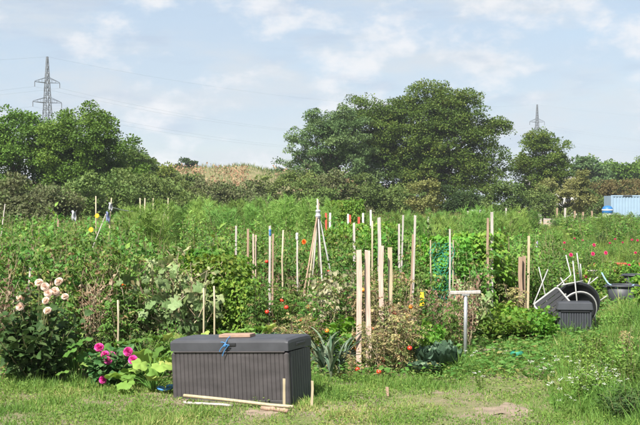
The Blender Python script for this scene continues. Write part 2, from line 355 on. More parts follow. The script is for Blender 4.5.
def lobed(n=21, depth=0.13, wob=0.07):
    th = np.linspace(-0.88 * pi, 0.88 * pi, n)
    r = 0.5 * (1 + depth * np.cos(5 * th)) * (0.86 + 0.14 * np.cos(th))
    ring = np.stack([r * np.sin(th), 0.32 + r * np.cos(th), wob * np.cos(5 * th + 1) - 0.12 * (r / 0.5) ** 2 + 0.06], 1)
    mid = ring * 0.5 + np.array([0, 0.16, 0]); mid[:, 2] = 0.07 + wob * 0.5 * np.cos(5 * th)
    V = np.vstack([[(0, 0.25, 0.0)], mid, ring]); F = []
    for i in range(n - 1):
        F += [(0, 2 + i, 1 + i), (1 + i, 2 + i, 1 + n + i + 1), (1 + i, 1 + n + i + 1, 1 + n + i)]
    return (V, np.array(F))
LOBED = lobed()
PETAL = (np.array([(0, 0, 0), (-0.22, 0.55, 0.10), (0.22, 0.55, 0.10), (-0.14, 0.92, 0.2), (0.14, 0.92, 0.2)]), np.array([(0, 2, 1), (1, 2, 4), (1, 4, 3)]))

def rdir(N, up=0.0, spread=1.0):
    d = rng.normal(size=(N, 3)) * spread; d[:, 2] += up
    return nrm(d)
def hdir(N, tilt=0.0):
    a = rng.random(N) * 2 * pi
    return np.stack([np.cos(a), np.sin(a), np.full(N, tilt)], 1)

def stem_line(base, top, wob, k=7):
    t = np.linspace(0, 1, k)[:, None]
    P = np.asarray(base) * (1 - t) + np.asarray(top) * t
    w = np.cumsum(rng.normal(0, wob, (k, 3)), 0); w[:, 2] *= 0.3; w -= w[0]
    return P + w * np.minimum(1, t * 2)
def along(P, t):
    k = len(P) - 1; f = np.clip(t, 0, 0.9999) * k; i = f.astype(int); u = (f - i)[:, None]
    return P[i] * (1 - u) + P[i + 1] * u

# ------------------------------------------------------------------ plant makers: each returns a list of (part name, mesh)
def mk_tomato(h, r, leafm, nst=6, leaf=0.06, dens=20, bare=0.12, stemm='stem', droop=-0.35):
    gl, gs = Geo(), Geo()
    for s_ in range(nst):
        a = rng.random() * 2 * pi; b = rng.random() ** 0.6 * r
        P = stem_line((0.06 * cos(a), 0.06 * sin(a), -0.02), (b * cos(a), b * sin(a), h * rng.uniform(0.72, 1.0)), 0.035, 8)
        gs.tube(P, np.linspace(0.008, 0.003, 8), 4)
        N = int(dens * h)
        t = rng.uniform(bare, 1, N); O = along(P, t); d = hdir(N); d[:, 2] = rng.uniform(-0.1, 0.6, N)
        L = rng.uniform(0.13, 0.27, N) * (1.1 - 0.35 * t)
        for i in range(N):
            k = 9; u = np.linspace(0.25, 1, k)
            dd = nrm(d[i]); rach = O[i] + np.outer(u * L[i], dd); rach[:, 2] += droop * (u * L[i]) ** 2 * 4
            side = np.cross(dd, (0, 0, 1)); sg = np.where(np.arange(k) % 2 == 0, 1, -1)[:, None]
            ld = dd * 0.5 + side * sg * 0.8 + rng.normal(0, 0.25, (k, 3)); ld[:, 2] -= 0.35
            ld[-1] = dd + (0, 0, -0.5)
            gl.leaves(OVAL, rach, ld, rdir(k, 1.6), leaf * rng.uniform(0.7, 1.25, k), rnd=np.clip(rng.normal(rng.random(), 0.14, k), 0, 1))
    return [("leaves", gl.mesh("tomato_leaves", MT[leafm])), ("stem", gs.mesh("tomato_stem", MT[stemm]))]

def mk_bean(h, r, leafm, N=420, leaf=0.085, T=WIDE, taper=0.35, nst=5):
    gl, gs = Geo(), Geo()
    for s_ in range(nst):
        a0 = rng.random() * 6.28; t = np.linspace(0, 1, 16); a = a0 + t * 9
        rr = r * 0.45 * (1 - taper * t)
        P = np.stack([rr * np.cos(a), rr * np.sin(a), t * h * 0.97 - 0.02], 1)
        gs.tube(P, 0.004, 4)
    t = rng.random(N) ** 0.85; a = rng.random(N) * 6.28
    wob = 1 + 0.35 * np.sin(3 * a + 7 * t) + 0.2 * np.sin(11 * t + a)
    rr = r * np.sqrt(rng.uniform(0.15, 1, N)) * (1 - taper * t) * wob
    O = np.stack([rr * np.cos(a), rr * np.sin(a), 0.04 + t * (h - 0.05)], 1)
    out = np.stack([np.cos(a), np.sin(a), np.zeros(N)], 1)
    for q in (-0.9, 0, 0.9):
        side = np.cross(out, (0, 0, 1)); d = out * (1 if q == 0 else 0.55) + side * q + rng.normal(0, 0.35, (N, 3)); d[:, 2] -= 0.55
        gl.leaves(T, O + d * 0.02, d, nrm(out * 0.7 + rdir(N, 1.0)), leaf * rng.uniform(0.65, 1.2, N))
    return [("leaves", gl.mesh("vine_leaves", MT[leafm])), ("stem", gs.mesh("vine_stem", MT['stem']))]

def mk_bush(h, r, leafm, nst=14, leaf=0.08, per=26, T=OVAL, upright=0.5, stemm='stem', r0=0.06):
    gl, gs = Geo(), Geo()
    for s_ in range(nst):
        a = rng.random() * 6.28; b = r * math.sqrt(rng.random()); hh = h * rng.uniform(0.6, 1.0) * (1 - 0.25 * (b / r) ** 2)
        P = stem_line((r0 * cos(a), r0 * sin(a), -0.02), (b * cos(a), b * sin(a), hh), 0.025 * h, 7)
        gs.tube(P, np.linspace(0.007, 0.0025, 7), 4)
        t = rng.uniform(0.15, 1.02, per); O = along(P, t); d = hdir(per); d[:, 2] = rng.normal(upright - 0.3, 0.4, per)
        O = O + nrm(d) * rng.uniform(0, 0.09, (per, 1)) * h
        gl.leaves(T, O, d, rdir(per, 1.4), leaf * rng.uniform(0.6, 1.25, per) * (1.15 - 0.3 * t))
    return [("leaves", gl.mesh("bush_leaves", MT[leafm])), ("stem", gs.mesh("bush_stem", MT[stemm]))]

def mk_fern(h, r, leafm='fern'):
    gl, gs = Geo(), Geo()
    for s_ in range(11):
        a = rng.random() * 6.28; b = r * math.sqrt(rng.random()); hh = h * rng.uniform(0.75, 1)
        P = stem_line((0.1 * cos(a), 0.1 * sin(a), -0.02), (b * cos(a), b * sin(a), hh), 0.03, 7)
        gs.tube(P, np.linspace(0.006, 0.002, 7), 4)
        nb = 30; t = rng.uniform(0.25, 1, nb); O = along(P, t); d = hdir(nb, 0.55); L = (0.32 * (1.15 - t)) + 0.06
        for i in range(nb):
            k = 16; u = rng.random(k)
            O2 = O[i] + np.outer(u * L[i], nrm(d[i])); d2 = nrm(d[i]) + rng.normal(0, 0.6, (k, 3)); d2[:, 2] += 0.3
            gl.leaves(NEEDLE, O2, d2, rdir(k), rng.uniform(0.06, 0.12, k), wide=0.11)
    return [("fronds", gl.mesh("fern_fronds", MT[leafm])), ("stem", gs.mesh("fern_stem", MT['stem']))]

def mk_squash(h, r, leafm='squash', n=15, leaf=0.26):
    gl, gs = Geo(), Geo()
    for i in range(n):
        a = i * 2.4 + rng.normal(0, 0.3); b = r * math.sqrt((i + 0.6) / n); hh = h * rng.uniform(0.3, 1.0) * (1 - 0.35 * (b / r))
        tip = np.array([b * cos(a), b * sin(a), hh])
        P = np.array([(0.03 * cos(a), 0.03 * sin(a), -0.02), tip * (0.5, 0.5, 0.7), tip])
        gs.tube(P, (0.011, 0.009, 0.007), 5)
        d = np.array([[cos(a), sin(a), rng.uniform(-0.5, 0.1)]]) + rng.normal(0, 0.2, (1, 3))
        gl.leaves(LOBED, tip[None], d, np.array([[0, -0.35, 1]]) + rng.normal(0, 0.25, (1, 3)), leaf * rng.uniform(0.7, 1.15))
    return [("leaves", gl.mesh("squash_leaves", MT[leafm], True)), ("stem", gs.mesh("squash_stem", MT['squash']))]

def mk_gourd(h, r, leafm='gourd', n=60, leaf=0.15, dry=160):
    gl, gs = Geo(), Geo()
    for i in range(7):
        a = rng.random() * 6.28; b = r * rng.random()
        P = stem_line((0.05 * cos(a), 0.05 * sin(a), -0.02), (b * cos(a), b * sin(a), h * rng.uniform(0.7, 1)), 0.06, 9)
        gs.tube(P, np.linspace(0.007, 0.003, 9), 4)
        k = n // 7; t = rng.uniform(0.15, 1, k); O = along(P, t) + rng.normal(0, 0.07, (k, 3))
        O[:, 2] = np.maximum(O[:, 2], 0.06)
        d = hdir(k); d[:, 2] = rng.uniform(-1.1, -0.2, k)
        gl.leaves(LOBED, O, d, nrm(hdir(k, 0.2) + np.array([0, -0.5, 0.8])), leaf * rng.uniform(0.55, 1.2, k), rnd=rng.random(k) * 0.92)
        k = dry // 7; t = rng.uniform(0.05, 1, k); O = along(P, t) + rng.normal(0, 0.05, (k, 3)); O[:, 2] = np.maximum(O[:, 2], 0.03)
        gl.leaves(OVAL, O, rdir(k, -0.6), rdir(k, 0.5), 0.07 * rng.uniform(0.6, 1.3, k), rnd=rng.uniform(0.85, 1, k))
    return [("leaves", gl.mesh("gourd_leaves", MT[leafm], True)), ("stem", gs.mesh("gourd_stem", MT['drystem']))]

def strap(gl, O, a, L, w, up, bend, segs=6, mat=0, fold=0.25):
    """one long arching strap leaf"""
    t = np.linspace(0, 1, segs + 1); el = up - bend * t ** 1.4
    st = L / segs; x = np.concatenate([[0], np.cumsum(np.cos(el[:-1]) * st)]); z = np.concatenate([[0], np.cumsum(np.sin(el[:-1]) * st)])
    wd = w * np.sin(np.clip(0.25 + 0.75 * (1 - t), 0, 1) * pi / 2) * np.where(t > 0.98, 0.05, 1)
    dirv = np.array([cos(a), sin(a), 0]); sd = np.array([-sin(a), cos(a), 0])
    C = O + np.outer(x, dirv) + np.outer(z, (0, 0, 1)); C[:, 2] = np.maximum(C[:, 2], 0.012)
    Lf = C + np.outer(wd / 2, sd) + np.outer(wd * fold, (0, 0, 1)); Rt = C - np.outer(wd / 2, sd) + np.outer(wd * fold, (0, 0, 1))
    V = np.vstack([Lf, C, Rt]); n = segs + 1; F = []
    for i in range(segs):
        F += [(i, i + 1, n + i + 1), (i, n + i + 1, n + i), (n + i, n + i + 1, 2 * n + i + 1), (n + i, 2 * n + i + 1, 2 * n + i)]
    gl.add(V, F, mat, rng.random())

def mk_leek(h):
    gl, gs = Geo(), Geo()
    gs.tube([(0, 0, -0.02), (0, 0, 0.12), (0, 0, 0.2)], (0.018, 0.017, 0.012), 8, rnd=0.95)
    a0 = rng.random() * 3.14
    for i in range(9):
        a = a0 + (pi if i % 2 else 0) + rng.normal(0, 0.22)
        strap(gl, np.array([0.0, 0, 0.10 + 0.012 * i]), a, h * rng.uniform(0.8, 1.15), 0.042, 1.35 - 0.07 * (8 - i), rng.uniform(0.6, 2.0))
    return [("leaves", gl.mesh("leek_leaves", MT['leek'])), ("stem", gs.mesh("leek_stem", MT['leek']))]

def mk_cabbage(r):
    gl, gh = Geo(), Geo()
    n = 11
    for i in range(13):
        a = i * 2.4; ln = r * (1.0 - 0.03 * i); op = 0.16 + 0.085 * i             # the outer leaves lie flatter
        V = []
        for u in np.linspace(0, 1, n):
            for v in np.linspace(-1, 1, n):
                w = ln * 0.78 * math.sin(pi * (0.10 + 0.70 * u)) * v * (1 - 0.12 * u * u)
                el = op + 0.5 * u * (1 if i < 7 else 1.3)
                x = ln * u * cos(el * 0.9) + 0.03; z = ln * u * sin(el) * 0.95 + 0.035 + 0.12 * w * w / ln * 2
                z += 0.03 * sin(7 * v + i) * u * abs(v) + 0.016 * sin(15 * u + 9 * v + i) + 0.01 * sin(23 * v - 11 * u)
                V.append((x, w + 0.01 * sin(17 * u + i), z))
        V = np.array(V) @ rotm('z', a).T; F = []
        for p in range(n - 1):
            for q in range(n - 1):
                k = p * n + q; F += [(k, k + 1, k + n + 1), (k, k + n + 1, k + n)]
        gl.add(V, F, 0, rng.random() * 0.8)
    th = np.linspace(0, pi, 10)
    gh.lathe([(max(0.002, r * 0.36 * sin(t)), 0.05 + r * 0.36 - r * 0.34 * cos(t)) for t in th], 16, rnd=1.0)
    gh.tube([(0, 0, -0.02), (0, 0, 0.09)], 0.02, 6, rnd=0.9)
    return [("outer_leaves", gl.mesh("cabbage_leaves", MT['cabbage'], True)), ("head", gh.mesh("cabbage_head", MT['cabbage'], True))]

def mk_tuft(h, n, leafm='meadow', spread=0.16, heads=0):
    gl = Geo()
    for i in range(n):
        a = rng.random() * 6.28; b = spread * math.sqrt(rng.random()) * 0.6
        strap(gl, np.array([b * cos(a), b * sin(a), -0.01]), a + rng.normal(0, 0.8), h * rng.uniform(0.5, 1.1), rng.uniform(0.006, 0.011), rng.uniform(1.15, 1.5), rng.uniform(0.2, 1.3), 4)
    for i in range(heads):
        a = rng.random() * 6.28; hh = h * rng.uniform(1.0, 1.35)
        P = stem_line((0, 0, -0.01), (0.18 * cos(a) * h, 0.18 * sin(a) * h, hh), 0.01, 5)
        gl.tube(P, 0.002, 3, 0, 0.9)
        k = 14; gl.leaves(OVAL, along(P, rng.uniform(0.82, 1, k)), rdir(k, 0.8), rdir(k), 0.03, rnd=0.97)
    return [("blades", gl.mesh("grass_tuft", MT[leafm]))]

def flower_mesh(matname, r, rings=((-0.25, 13, 0.95), (0.1, 15, 1.0), (0.4, 14, 0.98), (0.7, 12, 0.93), (1.0, 10, 0.86), (1.3, 7, 0.78)), core=None):
    g = Geo()
    for el, n, ln in rings:
        a = np.arange(n) * 2 * pi / n + rng.random()
        d = np.stack([np.cos(a) * cos(el), np.sin(a) * cos(el), np.full(n, sin(el))], 1)
        nn = np.stack([-np.cos(a) * sin(el), -np.sin(a) * sin(el), np.full(n, cos(el))], 1)
        g.leaves(PETAL, d * r * 0.12, d + rng.normal(0, 0.06, (n, 3)), nn, r * ln, wide=1.35)
    if core:
        th = np.linspace(0, pi / 2, 4)
        g.lathe([(r * 0.3 * cos(t) + 0.001, r * 0.16 * sin(t) + 0.01) for t in th], 10, 1)
    g.tube([(0, 0, -0.045), (0, 0, 0.004)], (0.006, 0.012), 6, 1 if not core else 2, 0.2)
    return g.mesh("flower_head", [MT[matname]] + ([MT[core]] if core else []) + [MT['stem']])

# the kinds, a few individuals of each
K = {}
K['tomato'] = [mk_tomato(1.0, 0.3, 'tomato') for _ in range(3)]
K['drytomato'] = [mk_tomato(1.0, 0.32, 'drytomato', 7, 0.052, 18, 0.05, 'drystem', -0.6) for _ in range(3)]
K['tangle'] = [mk_tomato(1.0, 0.36, 'tomato', 8, 0.055, 19, 0.08, 'stem', -0.5) for _ in range(3)]
K['bean'] = [mk_bean(1.0, 0.36, 'bean', 760, 0.05) for _ in range(3)]
K['bush'] = [mk_bush(1.0, 0.36, 'bush', 24, 0.07, 46) for _ in range(4)]
K['bush2'] = [mk_bush(1.0, 0.34, 'bush', 18, 0.065, 44, OVAL, 0.7) for _ in range(2)]
K['tall'] = [mk_bush(1.0, 0.2, 'bush', 9, 0.11, 40, OVAL, 0.3) for _ in range(2)]
K['darkbush'] = [mk_bush(1.0, 0.3, 'darkbush', 22, 0.08, 36) for _ in range(2)]
K['fern'] = [mk_fern(1.0, 0.34) for _ in range(3)]
K['squash'] = [mk_squash(1.0, 0.62, 'squash', 24, 0.4) for _ in range(3)]
K['gourd'] = [mk_gourd(1.0, 0.3, 'gourd', 80, 0.135) for _ in range(3)]
K['cream'] = [mk_bean(1.0, 0.36, 'cream', 70, 0.07, WIDE, 0.3) for _ in range(2)]
K['leek'] = [mk_leek(0.5) for _ in range(3)]
K['cabbage'] = [mk_cabbage(0.3) for _ in range(2)]
K['low'] = [mk_bush(1.0, 0.75, 'bean', 30, 0.19, 24, WIDE, 0.5) for _ in range(3)]
K['tuft'] = [mk_tuft(1.0, 56, 'weed', 0.34, 2) for _ in range(3)]
K['nettle'] = [mk_bush(1.0, 0.5, 'darkbush', 20, 0.15, 26, OVAL, 0.4) for _ in range(2)]
K['weed'] = [mk_bush(1.0, 0.5, 'weed', 22, 0.11, 30, OVAL, 0.6) for _ in range(3)]

def mk_stalks(h):
    gs, gf = Geo(), Geo()
    for i in range(7):
        a = rng.random() * 6.28; b = 0.22 * rng.random(); P = stem_line((0.05 * cos(a), 0.05 * sin(a), -0.02), (b * cos(a), b * sin(a), h * rng.uniform(0.6, 1)), 0.02, 7); gs.tube(P, np.linspace(0.007, 0.003, 7), 4)
        for t in rng.uniform(0.4, 0.95, 4):
            o = along(P, np.array([t]))[0]; d = hdir(1, 0.8)[0]; gs.tube([o, o + d * 0.08, o + d * 0.13 + (0, 0, 0.05)], (0.003, 0.002, 0.0015), 3)
        k = 46; gf.leaves(OVAL, along(P, rng.uniform(0.3, 1, k)) + rng.normal(0, 0.02, (k, 3)), rdir(k, -0.3), rdir(k), rng.uniform(0.03, 0.06, k))
    return [("dry_leaves", gf.mesh("stalk_leaves", MT['stalkleaf'])), ("stem", gs.mesh("stalk_stem", MT['drystem']))]
K['stalks'] = [mk_stalks(1.0) for _ in range(3)]
NAMES = {'stalks': 'dry_stalk_plant', 'tomato': 'tomato_plant', 'drytomato': 'withered_tomato_plant', 'tangle': 'straggly_plant', 'bean': 'bean_plant', 'bush': 'leafy_bush', 'bush2': 'leafy_bush', 'tall': 'tall_plant',
         'darkbush': 'dark_bush', 'fern': 'asparagus_plant', 'squash': 'squash_plant', 'gourd': 'gourd_vine', 'cream': 'pale_leaved_plant', 'leek': 'leek', 'cabbage': 'cabbage', 'low': 'low_bean_plant',
         'tuft': 'grass_tuft', 'nettle': 'nettle_clump', 'weed': 'weed_plant'}
CATS = {'leek': 'leek', 'cabbage': 'cabbage', 'tuft': 'grass tuft', 'darkbush': 'bush', 'bush': 'bush', 'bush2': 'bush', 'weed': 'weed', 'nettle': 'weed'}

def plant(kind, X, Y, s, label, group=None, sz=None, rz=None, var=None, name=None, cat=None):
    v = K[kind][rng.integers(len(K[kind])) if var is None else var]
    e = empty(name or NAMES[kind], (X, Y, 0), rng.random() * 6.28 if rz is None else rz)
    sz = s if sz is None else sz
    e.scale = (s, s, sz)
    for nm, me in v:
        o = link(nm, me, e)
        if nm == 'flower_heads': o["kind"] = "stuff"
    tag(e, label, cat or CATS.get(kind, 'plant'), group)
    return e

USED = []
# the gardener keeps plants low in front of the stakes: (column, lowest clear row, distance)
CLEAR = [(359, 348, 13), (381, 278, 14.2), (390, 278, 14.4), (270, 297, 15.4), (283, 292, 15.2), (297, 280, 16.5), (306, 285, 16.5), (316, 280, 16.5), (326, 260, 16.5), (412, 290, 15.4), (399, 264, 18), (354, 258, 18.5), (372, 258, 18.5), (380, 256, 17.5),
         (450, 285, 16.2), (488, 286, 17.3), (492, 280, 17.8), (529, 284, 18), (522, 281, 17.9), (236, 239, 19), (248, 256, 17.6), (255, 257, 17.5), (203.5, 330, 13.4), (214, 330, 13.4), (118, 352, 12.75), (441, 268, 16.6), (96, 232, 27), (109, 220, 28), (466, 356, 14), (537, 254, 27), (568, 280, 17), (580, 280, 17), (553, 285, 17)]
def zone(kind, n, px0, px1, D0, D1, h0, h1, label, group, wf=1.0, mind=0.22, extra=None):
    """plants of one kind standing in a bed; wf = width scale relative to height"""
    out = []; tries = 0
    while len(out) < n and tries < n * 30:
        tries += 1
        D = math.sqrt(rng.uniform(D0 * D0, D1 * D1)); X = px2x(rng.uniform(px0, px1), D)
        pxx = 320 + X * FPX / D
        if 536 < pxx < 612 and 13.6 < D < 18.6 and kind in ('weed', 'tuft'): continue
        if 590 < pxx < 650 and 17.0 < D < 23.2: continue
        if 612 < pxx < 660 and 23 < D < 33.4 and h1 > 0.3 and rng.random() < 0.8: continue
        md = mind * (1 + 0.02 * D)
        if any((X - a) ** 2 + (D - b) ** 2 < md * md for a, b in USED): continue
        h = rng.uniform(h0, h1)
        for cx, cy, cd in CLEAR:
            if D < cd and abs(pxx - cx) < 0.16 * FPX / D: h = min(h, CAM_H - (cy - HOR) * D / FPX)
        if h < min(0.3, 0.8 * h0): continue
        USED.append((X, D))
        p = plant(kind, X, D, h * wf * rng.uniform(0.9, 1.15), label, group, h)
        out.append(p)
        if extra: extra(p, h)
    return out

# ------------------------------------------------------------------ background: hill, trees, pylons, buildings
def embankment():
    g = Geo(); nx, ny = 60, 24
    xs = np.linspace(-75, 40, nx); ys = np.linspace(150, 260, ny); V = []
    for y in ys:
        for x in xs:
            e = np.exp(-((x + 18) / 30) ** 4) * min(1, max(0, (y - 150) / 32)) * min(1, max(0, (260 - y) / 40))
            V.append((x, y, -0.05 + 7.2 * e * (1 + 0.05 * sin(x * 0.35) + 0.04 * sin(x * 0.9 + y * 0.2))))
    F = []
    for j in range(ny - 1):
        for i in range(nx - 1):
            k = j * nx + i; F += [(k, k + 1, k + nx + 1), (k, k + nx + 1, k + nx)]
    g.add(V, F)
    tag(link("embankment", g.mesh("embankment", surf_mat('embankment_turf', (0.16, 0.18, 0.075), 0.95, 0.3, 0.3, col2=(0.26, 0.21, 0.12), spec=0.1), True)), kind="structure")
    V = np.array(V).reshape(ny, nx, 3)
    gr, gd = Geo(), Geo(); N = 26000
    u, v = rng.random(N) * (nx - 1.01), rng.random(N) * (ny * 0.75); i, j = u.astype(int), v.astype(int)
    P = V[j, i] * 1.0; fx, fy = (u - i)[:, None], (v - j)[:, None]
    P = V[j, i] * (1 - fx) * (1 - fy) + V[j, i + 1] * fx * (1 - fy) + V[j + 1, i] * (1 - fx) * fy + V[j + 1, i + 1] * fx * fy
    P = P[P[:, 2] > 0.3]; N = len(P)
    gr.leaves(BLADE, P, rdir(N, 2.4), rdir(N), rng.uniform(0.4, 1.0, N), wide=0.12)
    tag(link("reeds", gr.mesh("reeds", MT['meadow'])), "pale green reeds covering the rise behind the gardens", "reeds", kind="stuff")
    k = np.sin(P[:, 0] * 0.33 + 0.5) + np.sin(P[:, 0] * 0.83 + P[:, 1] * 0.21) + 0.6 * np.sin(P[:, 1] * 0.5)
    Q = P[(k > 0.15) & (P[:, 2] > 1.5) & (P[:, 2] < 6.6)]; Q = np.repeat(Q, 3, 0) + rng.normal(0, 0.35, (len(Q) * 3, 3)) * (1, 1, 0.2); n = len(Q)
    gd.leaves(RHOMB, Q + np.stack([0 * Q[:, 0], 0 * Q[:, 0], rng.uniform(0, 1.3, n)], 1), rdir(n, 0.5), rdir(n, 0.5), rng.uniform(0.2, 0.45, n))
    tag(link("dry_brush", gd.mesh("dry_brush", MT['russet'])), "russet patches of dry brush on the reedy rise", "brush", kind="stuff")
embankment()

def lobes_crown(ellipsoids, nclump, nleaf, leaf, mat, skin=0.55, clump=1.0, flat=0.9, seed=0):
    """leaf sprays spread through a crown made of overlapping ellipsoids; returns Geo and the spray centres"""
    rg = np.random.default_rng(seed); g = Geo(); Cn = []
    vol = np.array([e[1][0] * e[1][1] * e[1][2] for e in ellipsoids]) ** 0.67; vol = vol / vol.sum()
    for c_, rad in [ellipsoids[i] for i in rg.choice(len(ellipsoids), max(8, nclump // 3), p=vol)]:
        d = nrm(rg.normal(size=3)); rr = rg.uniform(skin, 1.0) ** 0.6
        p0 = np.array(c_) + d * np.array(rad) * rr * (1 + 0.07 * rg.normal())
        Cn.append(p0); tone0 = rg.normal(0.5, 0.15); BR = clump * rg.uniform(0.8, 1.5)
        for k in range(5):                                                   # five sprays make one bough
            dd = nrm(rg.normal(size=3) + d * 0.5 + (0, 0, 0.25)); p = p0 + dd * BR * rg.uniform(0.5, 1.0) * np.array([1, 1, 0.75])
            R_ = clump * rg.uniform(0.35, 0.75); n = int(nleaf * rg.uniform(0.6, 1.3))
            q = rg.normal(size=(n, 3)); q[:, 2] = np.abs(q[:, 2]) - 0.45 * rg.random(n)
            q = nrm(q) * (rg.random((n, 1)) ** 0.3) * R_ * np.array([1.1, 1.1, flat])
            o = p + q; ok = o[:, 2] > 0.05; o, q = o[ok], q[ok]; n = len(o)
            tone = tone0 + rg.normal(0, 0.1)
            g.leaves(RHOMB, o, nrm(q + rg.normal(0, 0.45, (n, 3)) * R_) - (0, 0, 0.2), nrm(q * 0.9 / R_ + np.array([0, 0, 0.6]) + rg.normal(0, 0.4, (n, 3))), leaf * rg.uniform(0.55, 1.25, n),
                     rnd=np.clip(rg.normal(tone, 0.18, n), 0, 1))
    return g, Cn

def tree(name, px, D, ell, nclump, nleaf, leaf, mat, label, trunk_h, trunk_r, cat="tree", group=None, clump=1.0, seed=1, limbs=16, skin=0.5):
    """ell: list of (dx, dy, z, rx, ry, rz) in metres about the trunk foot"""
    rg = np.random.default_rng(seed)
    e = empty(name, (px2x(px, D), D, 0))
    g, Cn = lobes_crown([((a[0], a[1], a[2]), (a[3], a[4], a[5])) for a in ell], nclump, nleaf, leaf, mat, skin, clump, seed=seed)
    link("crown", g.mesh(name + "_crown", MT[mat]), e)
    gt = Geo(); top = np.array([rg.normal(0, 0.2), rg.normal(0, 0.2), trunk_h])
    k = 6; t = np.linspace(0, 1, k)[:, None]
    P = t * top + rg.normal(0, trunk_r * 0.25, (k, 3)) * (1, 1, 0) * np.sin(t * pi); P[0, 2] = -0.1
    gt.tube(P, np.linspace(trunk_r * 1.25, trunk_r * 0.6, k), 8)
    link("trunk", gt.mesh(name + "_trunk", MT['bark'], True), e)
    gb = Geo()
    for i in rg.choice(len(Cn), min(limbs, len(Cn)), replace=False):
        c_ = Cn[i]; s0 = along(P, np.array([rg.uniform(0.45, 0.98)]))[0]
        m1 = s0 * 0.55 + c_ * 0.45 + np.array([0, 0, 0.08 * np.linalg.norm(c_ - s0)]) + rg.normal(0, 0.25, 3)
        gb.tube([s0, m1, c_ * 0.85 + m1 * 0.15 + rg.normal(0, 0.1, 3), c_], trunk_r * np.array([0.42, 0.25, 0.12, 0.05]), 5)
    link("limbs", gb.mesh(name + "_limbs", MT['bark']), e)
    tag(e, label, cat, group); return e

# tall trees on the left
tree("ash_tree", 18, 88, [(0, 0, 5.0, 3.6, 3, 3.6), (-2.8, 0, 4.6, 3.2, 3, 3.0), (1.8, -0.5, 4.0, 3.2, 3, 3.2), (-0.6, 0, 7.0, 2.4, 2.2, 1.7)], 400, 95, 0.185, 'treeA', "broad dense green tree with the nearer lattice pylon rising behind it", 4.0, 0.28, clump=0.95, seed=11)
tree("ash_tree", 78, 86, [(0, 0, 5.2, 2.9, 2.6, 3.2), (1.0, 0, 6.9, 1.8, 1.8, 1.5), (-1.6, 0, 4.0, 2.4, 2.4, 2.8), (2.0, 0, 3.6, 2.4, 2.4, 2.8)], 360, 95, 0.18, 'treeA', "dense green tree with one raised crown lobe beside the broad tree under the nearer pylon", 4.0, 0.25, clump=0.85, seed=12)
tree("alder_tree", 122, 112, [(0, 0, 3.9, 2.6, 2.4, 3.1), (2.2, 0, 3.0, 2.4, 2.2, 2.6)], 150, 80, 0.27, 'treeB', "smaller rounded tree sloping down from the dense trees towards the reedy rise", 3.0, 0.2, clump=0.9, seed=13)
tree("alder_tree", 152, 118, [(0, 0, 3.0, 3.0, 2.4, 2.4), (2.6, 0, 2.4, 2.2, 2.0, 2.0)], 150, 80, 0.27, 'shrub', "low spreading tree where the tree belt drops to the reedy rise", 2.2, 0.18, clump=0.9, seed=14)
tree("far_tree", 128, 210, [(0, 0, 6.5, 3.8, 3, 5.0), (-4.5, 0, 6.0, 3.2, 3, 4.6), (5, 0, 4.6, 3.5, 3, 4.0)], 150, 60, 0.42, 'treeC', "hazy bluish tree standing further off behind the sloping green tree", 4.0, 0.3, clump=1.4, seed=15)
tree("far_tree", 188, 230, [(0, 0, 8.6, 1.7, 1.6, 1.6), (0.3, 0, 6.2, 1.5, 1.5, 2.4)], 80, 50, 0.4, 'darkbush', "small dark round-headed tree on the skyline of the reedy rise", 6.0, 0.2, clump=0.7, seed=16)
for i, (px, D, hh, w) in enumerate([(172, 240, 7.2, 4.5), (205, 300, 8.6, 5), (158, 250, 7.0, 4.5), (228, 300, 8.8, 5), (255, 300, 8.5, 6), (280, 300, 8.5, 6), (300, 300, 9.0, 6)]):
    tree("far_tree", px, D, [(0, 0, hh * 0.55, w, w * 0.7, hh * 0.45)], 70, 50, 0.5, 'treeC', "small blue-green tree on the far skyline behind the reedy rise", hh * 0.5, 0.2, group="far skyline trees behind the rise", clump=1.3, seed=30 + i, limbs=6)

# the big pair in the middle and the smaller one to its right
tree("walnut_tree", 326, 118, [(-0.5, 0, 7.4, 3.1, 2.8, 2.9), (-2.0, 0, 5.0, 2.6, 2.6, 2.0), (1.8, 0, 8.6, 2.6, 2.6, 2.6), (2.4, 0, 5.2, 3.0, 2.6, 2.6), (0.2, 0, 9.8, 2.0, 2, 1.6)], 430, 80, 0.19, 'treeC', "airy blue-green tree with sky showing through, leaning on the huge round tree", 5.0, 0.34, clump=0.8, seed=21, limbs=40, skin=0.35)
tree("lime_tree", 431, 122, [(0, 0, 8.2, 5.6, 4.8, 5.0), (-3.6, 0, 7.6, 3.6, 3.4, 4.4), (3.6, 0, 6.8, 3.9, 3.6, 4.6), (0.0, 0, 11.2, 3.4, 3, 2.4), (-4.2, 0, 4.2, 3.0, 3, 2.8), (-5.0, 0.5, 8.8, 2.9, 2.8, 3.3), (-6.6, 0.3, 9.2, 2.5, 2.6, 3.0), (2.4, 0, 10.4, 3.0, 2.8, 2.6), (3.2, -0.5, 3.8, 4.0, 3.2, 3.0), (-0.6, -1.0, 4.0, 4.0, 3, 3.0)], 1450, 76, 0.205, 'treeB', "huge round-crowned dark green tree, the largest of the whole tree belt", 6.0, 0.5, clump=1.05, seed=22, limbs=50)
tree("lime_tree", 540, 128, [(0, 0, 6.2, 2.5, 2.4, 2.9), (-0.8, 0, 4.2, 2.2, 2.2, 2.6), (1.2, 0, 5.2, 2.0, 2.0, 2.0), (0.2, 0, 8.2, 1.4, 1.4, 1.3)], 360, 80, 0.19, 'treeB', "medium open-crowned tree between the huge round tree and the pale far pylon", 4.5, 0.25, clump=0.8, seed=23, limbs=30, skin=0.4)
